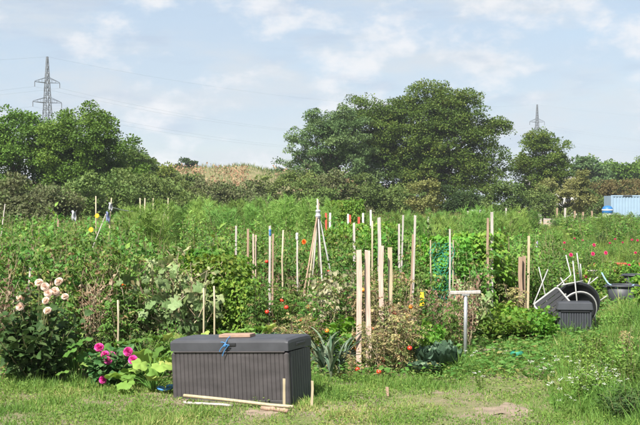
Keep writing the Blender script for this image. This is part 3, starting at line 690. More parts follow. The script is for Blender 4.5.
for i, (px, D, hh, w, mt) in enumerate([(578, 190, 9.2, 4.5, 'treeC'), (604, 200, 8.6, 5, 'treeB'), (628, 195, 8.8, 5, 'treeA'), (655, 200, 9.6, 5, 'treeB'), (592, 230, 10.4, 5, 'treeA'), (645, 240, 10.4, 5, 'treeC')]):
    tree("far_tree", px, D, [(0, 0, hh * 0.55, w, w * 0.7, hh * 0.45), (w * 0.5, 0, hh * 0.45, w * 0.7, w * 0.6, hh * 0.4)], 110, 65, 0.42, mt, "green tree in the far belt behind the pale blue shipping container", hh * 0.5, 0.22, group="far trees behind the container", clump=1.3, seed=50 + i, limbs=6)

# shrubs along the far edge of the gardens
def shrub(px, D, w, h, mat, label, group=None, seed=0, n=80, leaf=0.17):
    return tree("shrub", px, D, [(0, 0, h * 0.5, w, w * 0.7, h * 0.5), (w * 0.5, 0.2, h * 0.38, w * 0.6, w * 0.6, h * 0.38)], n, 60, leaf, mat, label, h * 0.35, 0.07, "shrub", group, clump=0.6, seed=seed, limbs=14, skin=0.3)
for i, (px, D, w, h) in enumerate([(5, 60, 1.6, 3.3), (28, 62, 1.7, 3.5), (48, 63, 1.4, 2.9), (15, 57, 1.4, 2.6)]):
    shrub(px, D, w, h * 0.85, 'brownshrub', "purplish brown thinning shrub below the broad dense green tree", "brownish shrubs below the left trees", 70 + i, 90)
for i, (px, D, w, h) in enumerate([(70, 68, 1.9, 3.3), (95, 70, 2.0, 3.3), (118, 74, 2.0, 3.4), (140, 76, 2.0, 3.6), (165, 80, 2.0, 3.3), (-8, 66, 2, 3.6), (180, 84, 2, 3.2)]):
    shrub(px, D, w, h, 'shrub', "green shrub at the far edge of the gardens below the left trees", "green shrubs below the left trees", 80 + i, 90)
for i, (px, D, w, h) in enumerate([(198, 88, 2.2, 3.6), (220, 90, 2.3, 3.9), (243, 88, 2.2, 3.4), (262, 92, 2.3, 4.1), (320, 92, 2.4, 3.9), (338, 88, 2.0, 3.5), (360, 90, 2.2, 3.7), (210, 82, 1.8, 2.9), (232, 83, 1.8, 2.7)]):
    shrub(px, D, w, h, 'brownshrub' if i != 6 else 'shrub', "olive brown shrub in the hedge between the reedy rise and the huge tree", "olive brown hedge shrubs", 100 + i, 90)
for i, (px, D, w, h) in enumerate([(283, 88, 2.4, 4.2), (302, 86, 2.2, 3.6), (378, 92, 2.2, 3.4), (400, 95, 2.2, 3.2)]):
    shrub(px, D, w, h, 'shrub', "rounded green shrub in the hedge in front of the airy tree", "green hedge shrubs", 120 + i, 100)
shrub(424, 90, 1.0, 3.6, 'willow', "yellow-green upright shrub standing against the huge round tree", None, 130, 60, 0.18)
shrub(507, 96, 1.4, 3.8, 'shrub', "mid green upright shrub beside the huge round tree's right edge", None, 131, 70, 0.2)
tree("willow_tree", 566, 112, [(0, 0, 2.4, 2.5, 1.8, 2.4), (1.2, 0, 2.9, 1.8, 1.5, 1.6)], 110, 70, 0.2, 'willow', "yellow-green feathery shrub behind the row of far fence posts", 1.6, 0.1, "shrub", None, 0.6, 132, 16, 0.3)
for i, (px, D, w, h) in enumerate([(604, 130, 2.6, 4.1), (625, 135, 2.8, 4.4), (640, 140, 3.0, 4.4)]):
    shrub(px, D, w, h, 'orangeshrub', "orange-brown shrub rising behind the pale blue shipping container", "orange-brown shrubs behind the container", 140 + i, 100, 0.22)
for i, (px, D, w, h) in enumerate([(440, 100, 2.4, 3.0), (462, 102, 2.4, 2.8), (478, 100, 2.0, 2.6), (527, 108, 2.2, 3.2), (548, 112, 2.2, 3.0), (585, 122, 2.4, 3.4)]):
    shrub(px, D, w, h, 'darkbush' if i < 3 else 'shrub', ("dark-leaved shrub under the huge round tree" if i < 3 else "green shrub behind the row of far fence posts"), ("dark shrubs under the huge tree" if i < 3 else "green shrubs behind the posts"), 150 + i, 90)

# lattice pylons and their wires
def pylon(px, D, H, rz, label, up=0.83, low=0.70, au=4.6, al=6.2):
    e = empty("lattice_pylon", (px2x(px, D), D, 0), rz)
    def wid(z): return 3.4 * (1 - z / (H * 0.62)) + 0.95 if z < H * 0.62 else 0.95 - 0.75 * (z - H * 0.62) / (H * 0.38)
    g = Geo(); zs = list(np.linspace(0, H * 0.62, 9)) + list(np.linspace(H * 0.62, H, 9))[1:]
    co = [(-1, -1), (1, -1), (1, 1), (-1, 1)]
    for sx, sy in co: g.tube([(sx * wid(z), sy * wid(z), z - (0.2 if z == 0 else 0)) for z in zs], np.linspace(0.2, 0.1, len(zs)), 4)
    link("leg_frame", g.mesh("pylon_legs", MT['steel']), e)
    g = Geo()
    for z0, z1 in zip(zs[:-1], zs[1:]):
        for i in range(4):
            a, b = co[i], co[(i + 1) % 4]; w0, w1 = wid(z0), wid(z1)
            g.tube([(a[0] * w0, a[1] * w0, z0), (b[0] * w1, b[1] * w1, z1)], 0.08, 3)
            g.tube([(b[0] * w0, b[1] * w0, z0), (a[0] * w1, a[1] * w1, z1)], 0.08, 3)
            g.tube([(a[0] * w1, a[1] * w1, z1), (b[0] * w1, b[1] * w1, z1)], 0.07, 3)
    link("bracing", g.mesh("pylon_bracing", MT['steel']), e)
    tips = []
    for f, aw in ((up, au), (low, al)):
        z = H * f
        for s in (-1, 1):
            g = Geo(); w = wid(z)
            for q in (-1, 1):
                g.tube([(s * w, q * w, z), (s * aw, 0, z + 0.15)], 0.1, 3); g.tube([(s * w, q * w, z + 1.5), (s * aw, 0, z + 0.3)], 0.09, 3)
                for t in (0.3, 0.6): g.tube([(s * (w + (aw - w) * t), q * w * (1 - t), z), (s * (w + (aw - w) * t), q * w * (1 - t), z + 1.5 * (1 - t))], 0.06, 3)
            a = link("cross_arm", g.mesh("cross_arm", MT['steel']), e)
            g = Geo(); g.tube([(s * aw, 0, z + 0.1), (s * aw, 0, z - 1.3)], 0.12, 5); link("insulator", g.mesh("insulator", MT['steel']), a)
            M = rotm('z', rz); tips.append(M @ np.array([s * aw, 0, z - 1.3]) + np.array([px2x(px, D), D, 0]))
    tips.append(np.array([px2x(px, D), D, H]))
    tag(e, label, "pylon"); return tips
T1 = pylon(47.5, 350, 44.7, R(40), "dark lattice power pylon rising behind the broad dense tree", au=4.0, al=4.6)
T2 = pylon(537, 540, 46.5, R(15), "pale distant lattice power pylon behind the medium open-crowned tree", au=3.6, al=5.4)
def wire(a, b, sag, label):
    t = np.linspace(0, 1, 25)[:, None]; P = a * (1 - t) + b * t; P[:, 2] -= (4 * sag * t * (1 - t))[:, 0]
    g = Geo(); g.tube(P - P[0], 0.016, 3); o = link("power_line", g.mesh("power_line", MT['wire'])); o.location = P[0]
    tag(o, label, "cable", "power lines")
for k in range(5):
    wire(T1[k], T2[k], 9.0 if k < 4 else 6, "thin power line slung between the two lattice pylons")
    wire(T1[k], T1[k] + np.array([-240, -20, 4]), 9.0 if k < 4 else 6, "thin power line running left from the nearer pylon")
    wire(T2[k], T2[k] + np.array([230, 90, 2]), 9.0 if k < 4 else 6, "thin power line running right from the distant pale pylon")

# shipping container on the right
D = 112.0
e = empty("shipping_container", (px2x(611, D), D, 0), R(2)); L_, H_, W_ = 6.06, 2.62, 2.44
g = Geo(); pr = []; nrib = 21
for i in range(nrib):
    x0 = 0.12 + (L_ - 0.24) * i / nrib; d_ = (L_ - 0.24) / nrib
    pr += [(x0, 0.0), (x0 + d_ * 0.38, 0.0), (x0 + d_ * 0.5, 0.05), (x0 + d_ * 0.88, 0.05)]
pr.append((L_ - 0.12, 0.0))
V = [(x, y, z) for z in (0.15, H_ - 0.12) for x, y in pr]; n = len(pr)
g.add(V, [f for i in range(n - 1) for f in ((i, i + 1, n + i + 1), (i, n + i + 1, n + i))])
link("side_wall", g.mesh("side_wall", MT['container']), e)
g = Geo(); g.box((L_ / 2, W_ / 2 + 0.06, H_ / 2), (L_ - 0.02, W_ - 0.05, H_ - 0.1)); link("body", g.mesh("container_body", MT['container']), e)
g = Geo()
for x in (0.06, L_ - 0.06): g.box((x, 0.03, H_ / 2), (0.13, 0.14, H_))
g.box((L_ / 2, 0.03, 0.075), (L_ - 0.25, 0.12, 0.15)); g.box((L_ / 2, 0.03, H_ - 0.06), (L_ - 0.25, 0.12, 0.12))
link("corner_frame", g.mesh("corner_frame", MT['container']), e)
g = Geo(); g.box((1.55, -0.045, H_ - 0.065), (0.85, 0.03, 0.1)); link("vent", g.mesh("vent", MT['glass']), e)
tag(e, "pale blue corrugated shipping container at the far edge of the gardens", "container")

# blue and white tank beside it
D = 110.0; e = empty("water_tank", (px2x(607.5, D), D, 0), 0, 0.85)
g = Geo(); g.lathe([(0.001, 0.0), (0.55, 0.0), (0.57, 0.8), (0.55, 1.3)], 18); g.box((0, 0, 0.04), (1.2, 1.2, 0.08)); link("base", g.mesh("tank_base", MT['whitepaint']), e)
g = Geo(); g.lathe([(0.56, 1.1), (0.60, 1.15), (0.60, 1.6), (0.45, 1.83), (0.2, 1.93), (0.001, 1.95)], 18); link("tank_body", g.mesh("tank_body", MT['tankblue'], True), e)
g = Geo(); g.lathe([(0.61, 1.42), (0.625, 1.45), (0.625, 1.52), (0.605, 1.55)], 18); link("band", g.mesh("tank_band", MT['whitepaint']), e)
tag(e, "round-topped blue and white tank beside the pale blue container", "tank")
D = 106.0; e = empty("white_crate", (px2x(599, D), D, 0), R(5))
g = Geo(); g.box((0, 0, 0.1), (1.2, 0.9, 0.12)); g.box((0, 0, 0.62), (1.25, 0.95, 0.06)); link("deck", g.mesh("deck", MT['whitepaint']), e)
for k in range(6):
    g = Geo(); g.box((-0.54 + 0.216 * k, -0.44, 0.375), (0.16, 0.03, 0.43)); link("slat", g.mesh("slat", MT['whitepaint']), e)
g = Geo(); g.box((0, 0.05, 0.08), (1.1, 0.8, 0.17)); g.box((0, 0.05, 0.38), (1.1, 0.8, 0.4)); link("core", g.mesh("core", MT['stakegrey']), e)
tag(e, "low white slatted crate beside the blue and white tank", "crate")

# white house seen through the medium tree, small greenhouse under the huge tree
D = 175.0; e = empty("white_house", (px2x(553, D), D, 0))
g = Geo(); g.box((0, 3, 2.2), (7, 6, 4.4)); link("wall", g.mesh("house_wall", MT['render']), e)
g = Geo(); g.add([(-3.8, -0.4, 4.41), (3.8, -0.4, 4.41), (3.8, 6.4, 4.41), (-3.8, 6.4, 4.41), (-3.8, 3, 5.9), (3.8, 3, 5.9)], [(0, 1, 5), (0, 5, 4), (2, 3, 4), (2, 4, 5), (0, 4, 3), (1, 2, 5), (0, 3, 2), (0, 2, 1)]); link("roof", g.mesh("house_roof", MT['rooftile']), e)
for x in (-2, 0.2, 2.2):
    g = Geo(); g.box((x, -0.03, 2.6), (0.9, 0.08, 1.2)); w_ = link("window", g.mesh("house_window", MT['whitepaint']), e)
    g = Geo(); g.box((x, -0.08, 2.6), (0.72, 0.03, 1.02)); link("pane", g.mesh("house_pane", MT['glass']), w_)
tag(e, "white rendered house glimpsed behind the medium open-crowned tree", "house")
D = 96.0; e = empty("garden_shed", (px2x(487, D), D, 0), R(8))
for k in range(7):
    g = Geo(); g.box((-0.78 + 0.26 * k, 0, 0.55), (0.25, 0.04, 1.1)); link("board", g.mesh("board", MT['cloth']), e)
g = Geo(); g.box((0, 0.6, 0.53), (1.8, 1.12, 1.06)); link("body", g.mesh("shed_body", MT['cloth']), e)
g = Geo(); g.box((0, 0.55, 1.2), (2.0, 1.4, 0.07), rotm('x', R(8))); link("roof", g.mesh("shed_roof", MT['whitepaint']), e)
tag(e, "low pale grey shed half hidden at the foot of the huge round tree", "shed")

# ------------------------------------------------------------------ stakes, poles and posts
def stake(name, x0, y0, xb, D, w, mat, label, group=None, d=None, round_=False, cat="stake", yb=None, bury=0.05):
    """top at pixel (x0, y0), foot at pixel column xb, standing D metres away"""
    zt = py2z(y0, D); fx = px2x(xb, D); tx = px2x(x0, D)
    g = Geo(); k = 5; t = np.linspace(0, 1, k); lean = rng.normal(0, 0.01)
    P = np.stack([(tx - fx) * t + rng.normal(0, w * 0.1, k) * (t > 0), lean * t, -bury + (zt + bury) * t], 1)
    if round_: g.tube(P, np.linspace(w / 2, w * 0.42, k), 7)
    else:
        dd = d or w * 0.7; V = []
        for i, p in enumerate(P):
            ww = w * rng.uniform(0.95, 1.05)
            V += [(p[0] + sx * ww / 2, p[1] + sy * dd / 2, p[2] + (rng.normal(0, 0.004) if i == k - 1 else 0)) for sx, sy in ((-1, -1), (1, -1), (1, 1), (-1, 1))]
        F = [(0, 2, 1), (0, 3, 2), (4 * k - 4, 4 * k - 3, 4 * k - 2), (4 * k - 4, 4 * k - 2, 4 * k - 1)]
        for i in range(k - 1):
            for j in range(4):
                a, b = 4 * i + j, 4 * i + (j + 1) % 4; F += [(a, b, b + 4), (a, b + 4, a + 4)]
        g.add(V, F)
    o = link(name, g.mesh(name, MT[mat], round_)); o.location = (fx, D, 0); o.rotation_euler[2] = 0
    USED.append((fx, D))
    return tag(o, label, cat, group)
S = stake
S("wooden_stake", 359, 250, 358.5, 13.0, 0.058, 'stake', "thick raw pinkish pine stake standing in the withered tomatoes, taller of the front pair", d=0.03)
S("wooden_stake", 368, 251, 368, 13.1, 0.058, 'stake', "thick raw pine stake just behind the taller pinkish stake in the withered tomatoes", d=0.03)
S("wooden_stake", 381, 246, 381, 14.3, 0.055, 'stake', "raw pine stake behind the withered tomatoes, paired with a yellowish stake", d=0.03)
S("wooden_stake", 390, 247, 390, 14.45, 0.052, 'bamboo', "yellowish pine stake behind the withered tomatoes, beside a pinkish one", d=0.03)
S("bamboo_cane", 118, 300, 119, 12.75, 0.024, 'bamboo', "short bamboo cane standing behind the magenta dahlia", round_=True, cat="cane")
S("bamboo_cane", 203.5, 288, 203.5, 13.4, 0.024, 'bamboo', "thin pale cane behind the big grey storage box, left of a pair", group="pair of canes behind the storage box", round_=True, cat="cane")
bpy.data.objects["bamboo_cane.001"]["label"] = "thin pale cane of the close pair behind the grey storage box"
S("bamboo_cane", 214, 286, 214.5, 13.4, 0.024, 'bamboo', "thin pale cane of the close pair behind the grey storage box", group="pair of canes behind the storage box", round_=True, cat="cane")
S("weathered_stake", 270, 226, 269.5, 15.4, 0.027, 'stakegrey', "tall weathered stake with a blue tip wrap among the staked tomatoes")
S("weathered_stake", 273, 234, 272, 15.7, 0.023, 'stakebrown', "brown stake standing close behind the tall weathered tomato stake")
S("bamboo_cane", 283, 230, 282, 15.2, 0.028, 'bamboo', "long yellowish cane above the red tomatoes behind the storage box", round_=True, cat="cane")
S("weathered_stake", 297, 233, 297.5, 16.5, 0.023, 'stakegrey', "grey stake with a white wrapped top left of the bean tipi")
S("weathered_stake", 236, 226, 236, 19, 0.027, 'stakegrey', "short grey stake alone in front of the asparagus row")
S("weathered_stake", 248, 229, 247, 17.6, 0.031, 'stakebrown', "brownish stake behind the bright green beans")
S("weathered_stake", 253.3, 234, 253.3, 17.4, 0.023, 'stake', "pale stake of a touching pair behind the bright green beans", "touching pale stakes")
S("weathered_stake", 255.8, 235, 255.8, 17.5, 0.023, 'stake', "pale stake of a touching pair behind the bright green beans", "touching pale stakes")
S("weathered_stake", 354, 223, 354.5, 18.5, 0.035, 'stakegrey', "dark grey stake behind the thick raw pine stakes")
S("bamboo_cane", 372.5, 221, 372, 18.6, 0.035, 'bamboo', "yellowish cane behind the thick raw pine stakes", round_=True, cat="cane")
S("weathered_stake", 379.5, 218, 379, 17.5, 0.047, 'stakegrey', "broad grey weathered post behind the thick raw pine stakes", d=0.05)
S("weathered_stake", 403, 215, 400, 19, 0.027, 'stakegrey', "slanting thin grey stake behind the withered tomatoes")
S("weathered_stake", 399, 224, 399, 18, 0.031, 'stakegrey', "bluish grey upright stake beside the slanting thin one")
S("weathered_stake", 415.5, 216, 410.5, 15.4, 0.028, 'stakegrey', "tall slightly leaning grey stake above the red tomato plants")
S("weathered_stake", 413, 234, 409.5, 15.25, 0.023, 'stakebrown', "shorter brown stake tied to the tall leaning grey stake")
S("weathered_stake", 428, 217, 428, 34, 0.047, 'stakegrey', "short grey post far back beside the dark bush")
S("weathered_stake", 450, 229, 449.5, 16.2, 0.023, 'stakegrey', "pale thin stake beside the bundled green netting")
S("weathered_stake", 488, 218, 488, 17.4, 0.035, 'stakebrown', "brown upright stake of the tall pair beyond the metal T-post", None)
S("weathered_stake", 492, 212, 491.5, 17.8, 0.039, 'stakegrey', "taller grey stake of the tall pair beyond the metal T-post", None)
S("weathered_stake", 506, 208, 506, 40, 0.047, 'stakegrey', "slim grey post in the far rows right of the huge tree's foot")
S("wooden_stake", 529, 236, 528, 18.0, 0.035, 'bamboo', "tall pale stake beside two short brown planks left of the chair heap")
S("wooden_plank", 520.5, 257, 520.5, 17.9, 0.055, 'stakebrown', "short upright brown plank of a touching pair left of the chair heap", "short upright planks", cat="plank")
S("wooden_plank", 524, 256, 524, 18.0, 0.05, 'stakebrown', "short upright brown plank of a touching pair left of the chair heap", "short upright planks", cat="plank")
S("plastic_pipe", 537, 241, 537, 27, 0.05, 'lavender', "upright lavender plastic pipe behind the chair heap", round_=True, cat="pipe")
S("bamboo_cane", 96, 196, 96, 27, 0.035, 'bamboo', "tall cane with yellow flowers beside it in the left rows", round_=True, cat="cane")
S("bamboo_cane", 111.5, 198, 106, 28, 0.035, 'bamboo', "leaning cane with blue rags tied near its top", round_=True, cat="cane")
S("weathered_stake", 58, 216, 58, 25, 0.035, 'stakebrown', "short brown stake among the leafy bushes of the left rows")
for x, xb in ((140, 140), (145, 143), (153, 153)):
    S("bamboo_cane", x, 198, xb, 35, 0.045, 'bamboo', "tall cane strung with white cord before the asparagus", "strung canes", round_=True, cat="cane")
S("bamboo_cane", 168, 198, 168, 37, 0.04, 'bamboo', "tall cane standing alone in the asparagus row past the strung canes", round_=True, cat="cane")
S("weathered_stake", 30, 268, 23, 14.3, 0.023, 'stakegrey', "leaning pale stick in the straggly plants behind the peach dahlia")
S("weathered_stake", 106, 214, 66, 20, 0.016, 'stakegrey', "long thin slanting rod in the left rows")
S("weathered_stake", 5, 204, -4, 30, 0.023, 'stakegrey', "grey slanting pole below the purplish brown shrubs")
for x, y, D, m, lb, gp in ((326, 213, 30, 'redpaint', "red-painted stake in the far bean rows behind the tipi", "red stakes"), (350, 215, 30, 'redpaint', "red-painted stake in the far bean rows behind the tipi", "red stakes"), (359, 217, 26, 'redpaint', "dull red stake just behind the dark grey stake", None),
                       (330, 213, 31, 'whitepaint', "white-topped stake in the far bean rows behind the tipi", "white stakes"), (348, 214, 31, 'whitepaint', "white-topped stake in the far bean rows behind the tipi", "white stakes"), (363, 213, 31, 'whitepaint', "white-topped stake in the far bean rows behind the tipi", "white stakes"), (371, 210, 33, 'whitepaint', "white-topped stake in the far bean rows behind the tipi", "white stakes")):
    S("painted_stake", x, y, x, D, 0.05, m, lb, gp)
for x, y, w in ((540, 214, 0.22), (557, 208, 0.12), (565, 208, 0.14), (575, 211, 0.12), (583, 212, 0.12), (519, 212, 0.12), (592, 211, 0.12), (468, 211, 0.16)):
    S("fence_post", x, y, x, 90, w, 'stakegrey' if w > 0.13 else 'stakebrown', "weathered wooden post in the far row before the yellow-green shrub", "far fence posts", cat="post")
# small pegs round the box, and in the grass
S("wooden_peg", 203, 376, 203, gD(397), 0.022, 'stakegrey', "short grey peg in the grass against the storage box front", cat="peg")
S("wooden_peg", 284.3, 379, 284, gD(410), 0.022, 'bamboo', "pale peg at the near corner of the storage box", cat="peg")
S("wooden_peg", 312.3, 381, 311.5, gD(408), 0.022, 'bamboo', "pale peg beside the end wall of the storage box", cat="peg")
S("wooden_peg", 387, 387, 387, gD(398), 0.028, 'stakebrown', "squat grey peg in the grass before the withered tomatoes", cat="peg")

# blue tip on the tall stake, white wrap: small ties are things tied on
def wrap(px, py, D, w, h, mat, label, name="cloth_wrap"):
    g = Geo(); g.lathe([(w * 0.7, 0), (w, h * 0.2), (w * 0.85, h * 0.55), (w * 1.05, h * 0.8), (w * 0.5, h)], 8)
    o = link(name, g.mesh(name, MT[mat])); o.location = (px2x(px, D), D, py2z(py, D)); tag(o, label, "wrap")
wrap(270, 236, 15.4, 0.017, 0.09, 'blue', "blue wrap round the tall weathered tomato stake")
wrap(297, 240, 16.5, 0.02, 0.1, 'whitepaint', "white wrap on the top of the grey stake left of the tipi")
def rag(px, py, D, w, h, mat, label):
    g = Geo(); n = 7; V = []
    for i in range(n):
        for j in range(n):
            u, v = i / (n - 1), j / (n - 1)
            V.append(((u - 0.5) * w * (1 - 0.25 * v) + 0.012 * sin(7 * v + 3 * u), 0.035 * sin(9 * u + 2 * v) - 0.02, -h * v * (1 - 0.2 * sin(5 * u)) + 0.02 * sin(8 * u)))
    V2 = [(x, y + 0.006, z) for x, y, z in V]; F = []
    for i in range(n - 1):
        for j in range(n - 1):
            k = i * n + j; F += [(k, k + 1, k + n + 1), (k, k + n + 1, k + n)]
    g.add(V, F); g.add(V2, [f[::-1] for f in F])
    o = link("rag", g.mesh("rag", MT[mat], True)); o.location = (px2x(px, D), D, py2z(py, D)); tag(o, label, "rag")
rag(110.6, 203, 27.96, 0.1, 0.18, 'cloth', "pale grey rag tied to the leaning cane")
rag(107.8, 212, 27.96, 0.09, 0.24, 'bluecloth', "bluish rag hanging below the pale one on the leaning cane")
rag(74, 211, 24.4, 0.11, 0.2, 'cloth', "grey cloth caught on a bush left of the tall cane")

def cord(name, pts, r, mat, label, cat="cord", sag=0.0):
    P = [np.array((px2x(p[0], p[2]), p[2], py2z(p[1], p[2]))) for p in pts]; Q = []
    for a, b in zip(P[:-1], P[1:]):
        for t in np.linspace(0, 1, 8, endpoint=False): q = a * (1 - t) + b * t; q[2] -= 4 * sag * t * (1 - t); Q.append(q)
    Q.append(P[-1]); Q = np.array(Q); g = Geo(); g.tube(Q - Q[0], r, 5)
    o = link(name, g.mesh(name, MT[mat])); o.location = Q[0]; tag(o, label, cat)
cord("string", [(111, 207, 28), (140, 211, 34.95), (153, 213, 34.95), (168, 214, 36.9)], 0.012, 'whitepaint', "white cord strung between the tall left canes", sag=0.04)
cord("string", [(214.5, 335, 13.38), (282, 333, 14.2), (312, 331, 14.6)], 0.006, 'greenstring', "green string stretched low behind the storage box")

# bean tipi
D = 16.5; ap = np.array([0, 0, py2z(211, D)]); e = empty("bean_tipi", (px2x(318, D), D, 0))
for (dx, dy), m in zip(((-0.30, -0.5), (-0.14, 0.35), (0.10, -0.2), (0.36, 0.25), (0.02, 0.55), (-0.22, -0.05)), ('stakebrown', 'stakegrey', 'stakegrey', 'frame', 'bamboo', 'bamboo')):
    g = Geo(); f = np.array([dx, dy, -0.05]); dirv = ap - f
    g.tube([f, f + dirv * 0.5, f + dirv * rng.uniform(1.04, 1.1)], (0.014, 0.013, 0.011), 6); link("pole", g.mesh("tipi_pole", MT[m], True), e)
g = Geo(); g.lathe([(0.03, -0.1), (0.042, -0.07), (0.028, -0.03), (0.038, 0.0), (0.024, 0.02)], 9, c=ap); link("tie", g.mesh("tipi_tie", MT['cloth']), e)
tag(e, "tipi of grey and brown bean poles tied with pale cloth", "tipi")

# metal T-post
D = gD(358); e = empty("metal_t_post", (px2x(465.5, D), D, 0))
g = Geo(); g.tube([(0, 0, -0.1), (0, 0, 0.4), (0.004, 0, 0.745)], 0.022, 10); link("post", g.mesh("post", MT['galv'], True), e)
g = Geo(); g.box((0.0, 0, 0.765), (0.36, 0.05, 0.042), rotm('y', R(-1.5)), ch=0.008); link("cross_bar", g.mesh("cross_bar", MT['stakegrey']), e)
g = Geo(); g.box((0, 0, 0.738), (0.09, 0.058, 0.012)); link("plate", g.mesh("plate", MT['galv']), e)
tag(e, "galvanised T-shaped post with a weathered cross bar beside the cabbages", "post")
D = 24.5; e = empty("spade", (px2x(594, D), D, 0))
g = Geo(); g.tube([(0, 0, 0.1), (0, 0, py2z(272, D))], 0.017, 7); link("shaft", g.mesh("shaft", MT['galv']), e)
g = Geo(); zt = py2z(271, D); g.tube([(-0.13, 0, zt), (0, 0, zt + 0.005), (0.13, 0, zt)], 0.018, 7); link("handle", g.mesh("handle", MT['stakegrey']), e)
g = Geo(); g.box((0, 0, 0.08), (0.17, 0.012, 0.26)); link("blade", g.mesh("blade", MT['galv']), e)
tag(e, "spade with a T-shaped handle stuck in the ground behind the chair heap", "spade")

# green netting bundled on canes
D = 16.6; e = empty("garden_net", (px2x(442, D), D, 0))
g = Geo(); W2, H2 = 0.15, 1.0; nz_, nx_ = 22, 9
def npt(i, j): return np.array([-W2 + 2 * W2 * i / nx_ + 0.03 * sin(j * 0.9 + i), 0.06 * sin(i * 1.7 + j * 0.5), 0.25 + H2 * j / nz_ + 0.02 * sin(i * 2.1)])
for i in range(nx_ + 1): g.tube([npt(i, j) for j in range(0, nz_ + 1)], 0.0042, 3, cap=False)
for j in range(nz_ + 1): g.tube([npt(i, j) for i in range(nx_ + 1)], 0.0042, 3, cap=False)
link("mesh", g.mesh("net_mesh", MT['net']), e)
for x in (-W2, W2):
    g = Geo(); g.tube([(x, 0, -0.05), (x * 1.05, 0.01, 1.3)], 0.011, 6); link("cane", g.mesh("net_cane", MT['bamboo']), e)
tag(e, "bundled green garden net on two canes beside the climbing beans", "net")
D = 14.9; g = Geo(); g.box((0, 0, 0), (0.06, 0.006, 0.17), rotm('x', R(4)), taper=0.7); o = link("sticky_trap", g.mesh("sticky_trap", MT['yellowpad'])); o.location = (px2x(422, D), D, py2z(299, D))
tag(o, "small yellow card hanging among the red tomato plants", "card")

# ------------------------------------------------------------------ big storage box
BX, BY = px2x(290.5, gD(407)), gD(407); TH = R(23.5); BL, BW, BH = 1.20, 0.50, 0.60
box = empty("storage_box", (BX, BY, 0), -TH)
box.rotation_euler = (0, R(-2.9), -TH)                # the far end has settled into the turf
def bpart(nm, g, mat, par=box, smooth=False): return link(nm, g.mesh(nm, MT[mat], smooth), par)
# local axes: x from the near corner (0) to the far end (-BL), y into depth
g = Geo(); nb = 26; pr = []; x0, x1 = -BL + 0.05, -0.05
for i in range(nb):
    a = x0 + (x1 - x0) * i / nb; w = (x1 - x0) / nb
    pr += [(a, 0.008), (a + 0.005, 0.002), (a + w - 0.005, 0.002), (a + w - 0.0005, 0.008)]
V = [(x, y, z) for z in (0.02, BH - 0.115) for x, y in pr]; n = len(pr)
g.add(V, [f for i in range(n - 1) for f in ((i, i + 1, n + i + 1), (i, n + i + 1, n + i))]); bpart("front_panel", g, 'boxgrey')
g = Geo(); g.box((-BL / 2, BW / 2 + 0.01, (BH - 0.11) / 2 - 0.02), (BL - 0.012, BW - 0.02, BH - 0.09), ch=0.008); bpart("body", g, 'boxgrey')
g = Geo()
for x in (-0.026, -BL + 0.026): g.box((x, 0.02, (BH - 0.12) / 2), (0.05, 0.05, BH - 0.12), ch=0.012)
g.box((-BL / 2, 0.012, 0.03), (BL - 0.1, 0.03, 0.05), ch=0.006); bpart("corner_post", g, 'boxgrey')
g = Geo(); nb = 8; pr = []
for i in range(nb):
    a = 0.05 + (BW - 0.1) * i / nb; w = (BW - 0.1) / nb
    pr += [(a, -0.008), (a + 0.006, 0.002), (a + w - 0.006, 0.002), (a + w - 0.0005, -0.008)]
V = [(y, x, z) for z in (0.02, BH - 0.115) for x, y in pr]; n = len(pr)
g.add(V, [f for i in range(n - 1) for f in ((i, i + 1, n + i + 1), (i, n + i + 1, n + i))]); bpart("end_panel", g, 'skylit_grey')  # bluish copy of the box grey paints sky light on the shaded end
# lid: rounded front edge, lip below
g = Geo(); prof = [(-0.003, BH - 0.105), (-0.005, BH - 0.03), (0.0, BH - 0.012), (0.012, BH - 0.002), (0.06, BH + 0.005), (0.16, BH + 0.008), (BW * 0.5, BH + 0.01), (BW - 0.1, BH + 0.008), (BW - 0.02, BH + 0.0), (BW + 0.005, BH - 0.03), (BW + 0.004, BH - 0.105)]
xs = [(-BL - 0.004, 0.25), (-BL - 0.001, 0.7), (-BL + 0.03, 1.0), (-BL / 2, 1.04), (-0.03, 1.0), (0.003, 0.7), (0.006, 0.25)]
V = []; m_ = len(prof)
for x, f in xs:
    for y, z in prof: V.append((x, y + (0.012 if f < 0.5 else 0) * (1 if y < BW / 2 else -1), z if z < BH - 0.05 else BH - 0.05 + (z - BH + 0.05) * f))
F = [f for i in range(len(xs) - 1) for j in range(m_ - 1) for f in ((i * m_ + j, i * m_ + j + 1, (i + 1) * m_ + j + 1), (i * m_ + j, (i + 1) * m_ + j + 1, (i + 1) * m_ + j))]
for b_ in (0, (len(xs) - 1) * m_):
    F += [(b_, b_ + j, b_ + j + 1) if b_ else (b_, b_ + j + 1, b_ + j) for j in range(1, m_ - 1)]
g.add(V, F); lid = bpart("lid", g, 'skylit_grey')  # lid takes the copy with sky light painted in
g = Geo(); g.box((-BL / 2, -0.006, BH - 0.112), (BL - 0.06, 0.016, 0.012), ch=0.003); link("lip", g.mesh("lip", MT['boxgrey']), lid)
g = Geo(); g.box((-BL / 2 + 0.02, -0.008, BH - 0.045), (0.13, 0.012, 0.03), ch=0.004); link("latch", g.mesh("latch", MT['black']), lid)
g = Geo(); g.box((0.008, BW * 0.52, BH - 0.062), (0.012, 0.19, 0.026), ch=0.004); link("hand_hole", g.mesh("hand_hole", MT['black']), lid)
tag(box, "long dark grey plastic storage box with a ribbed front standing in the grass", "storage box")
def box_pt(x, y, z):
    M = rotm('z', -TH) @ rotm('y', R(-2.9)); return M @ np.array([x, y, z]) + np.array([BX, BY, 0])
g = Geo()
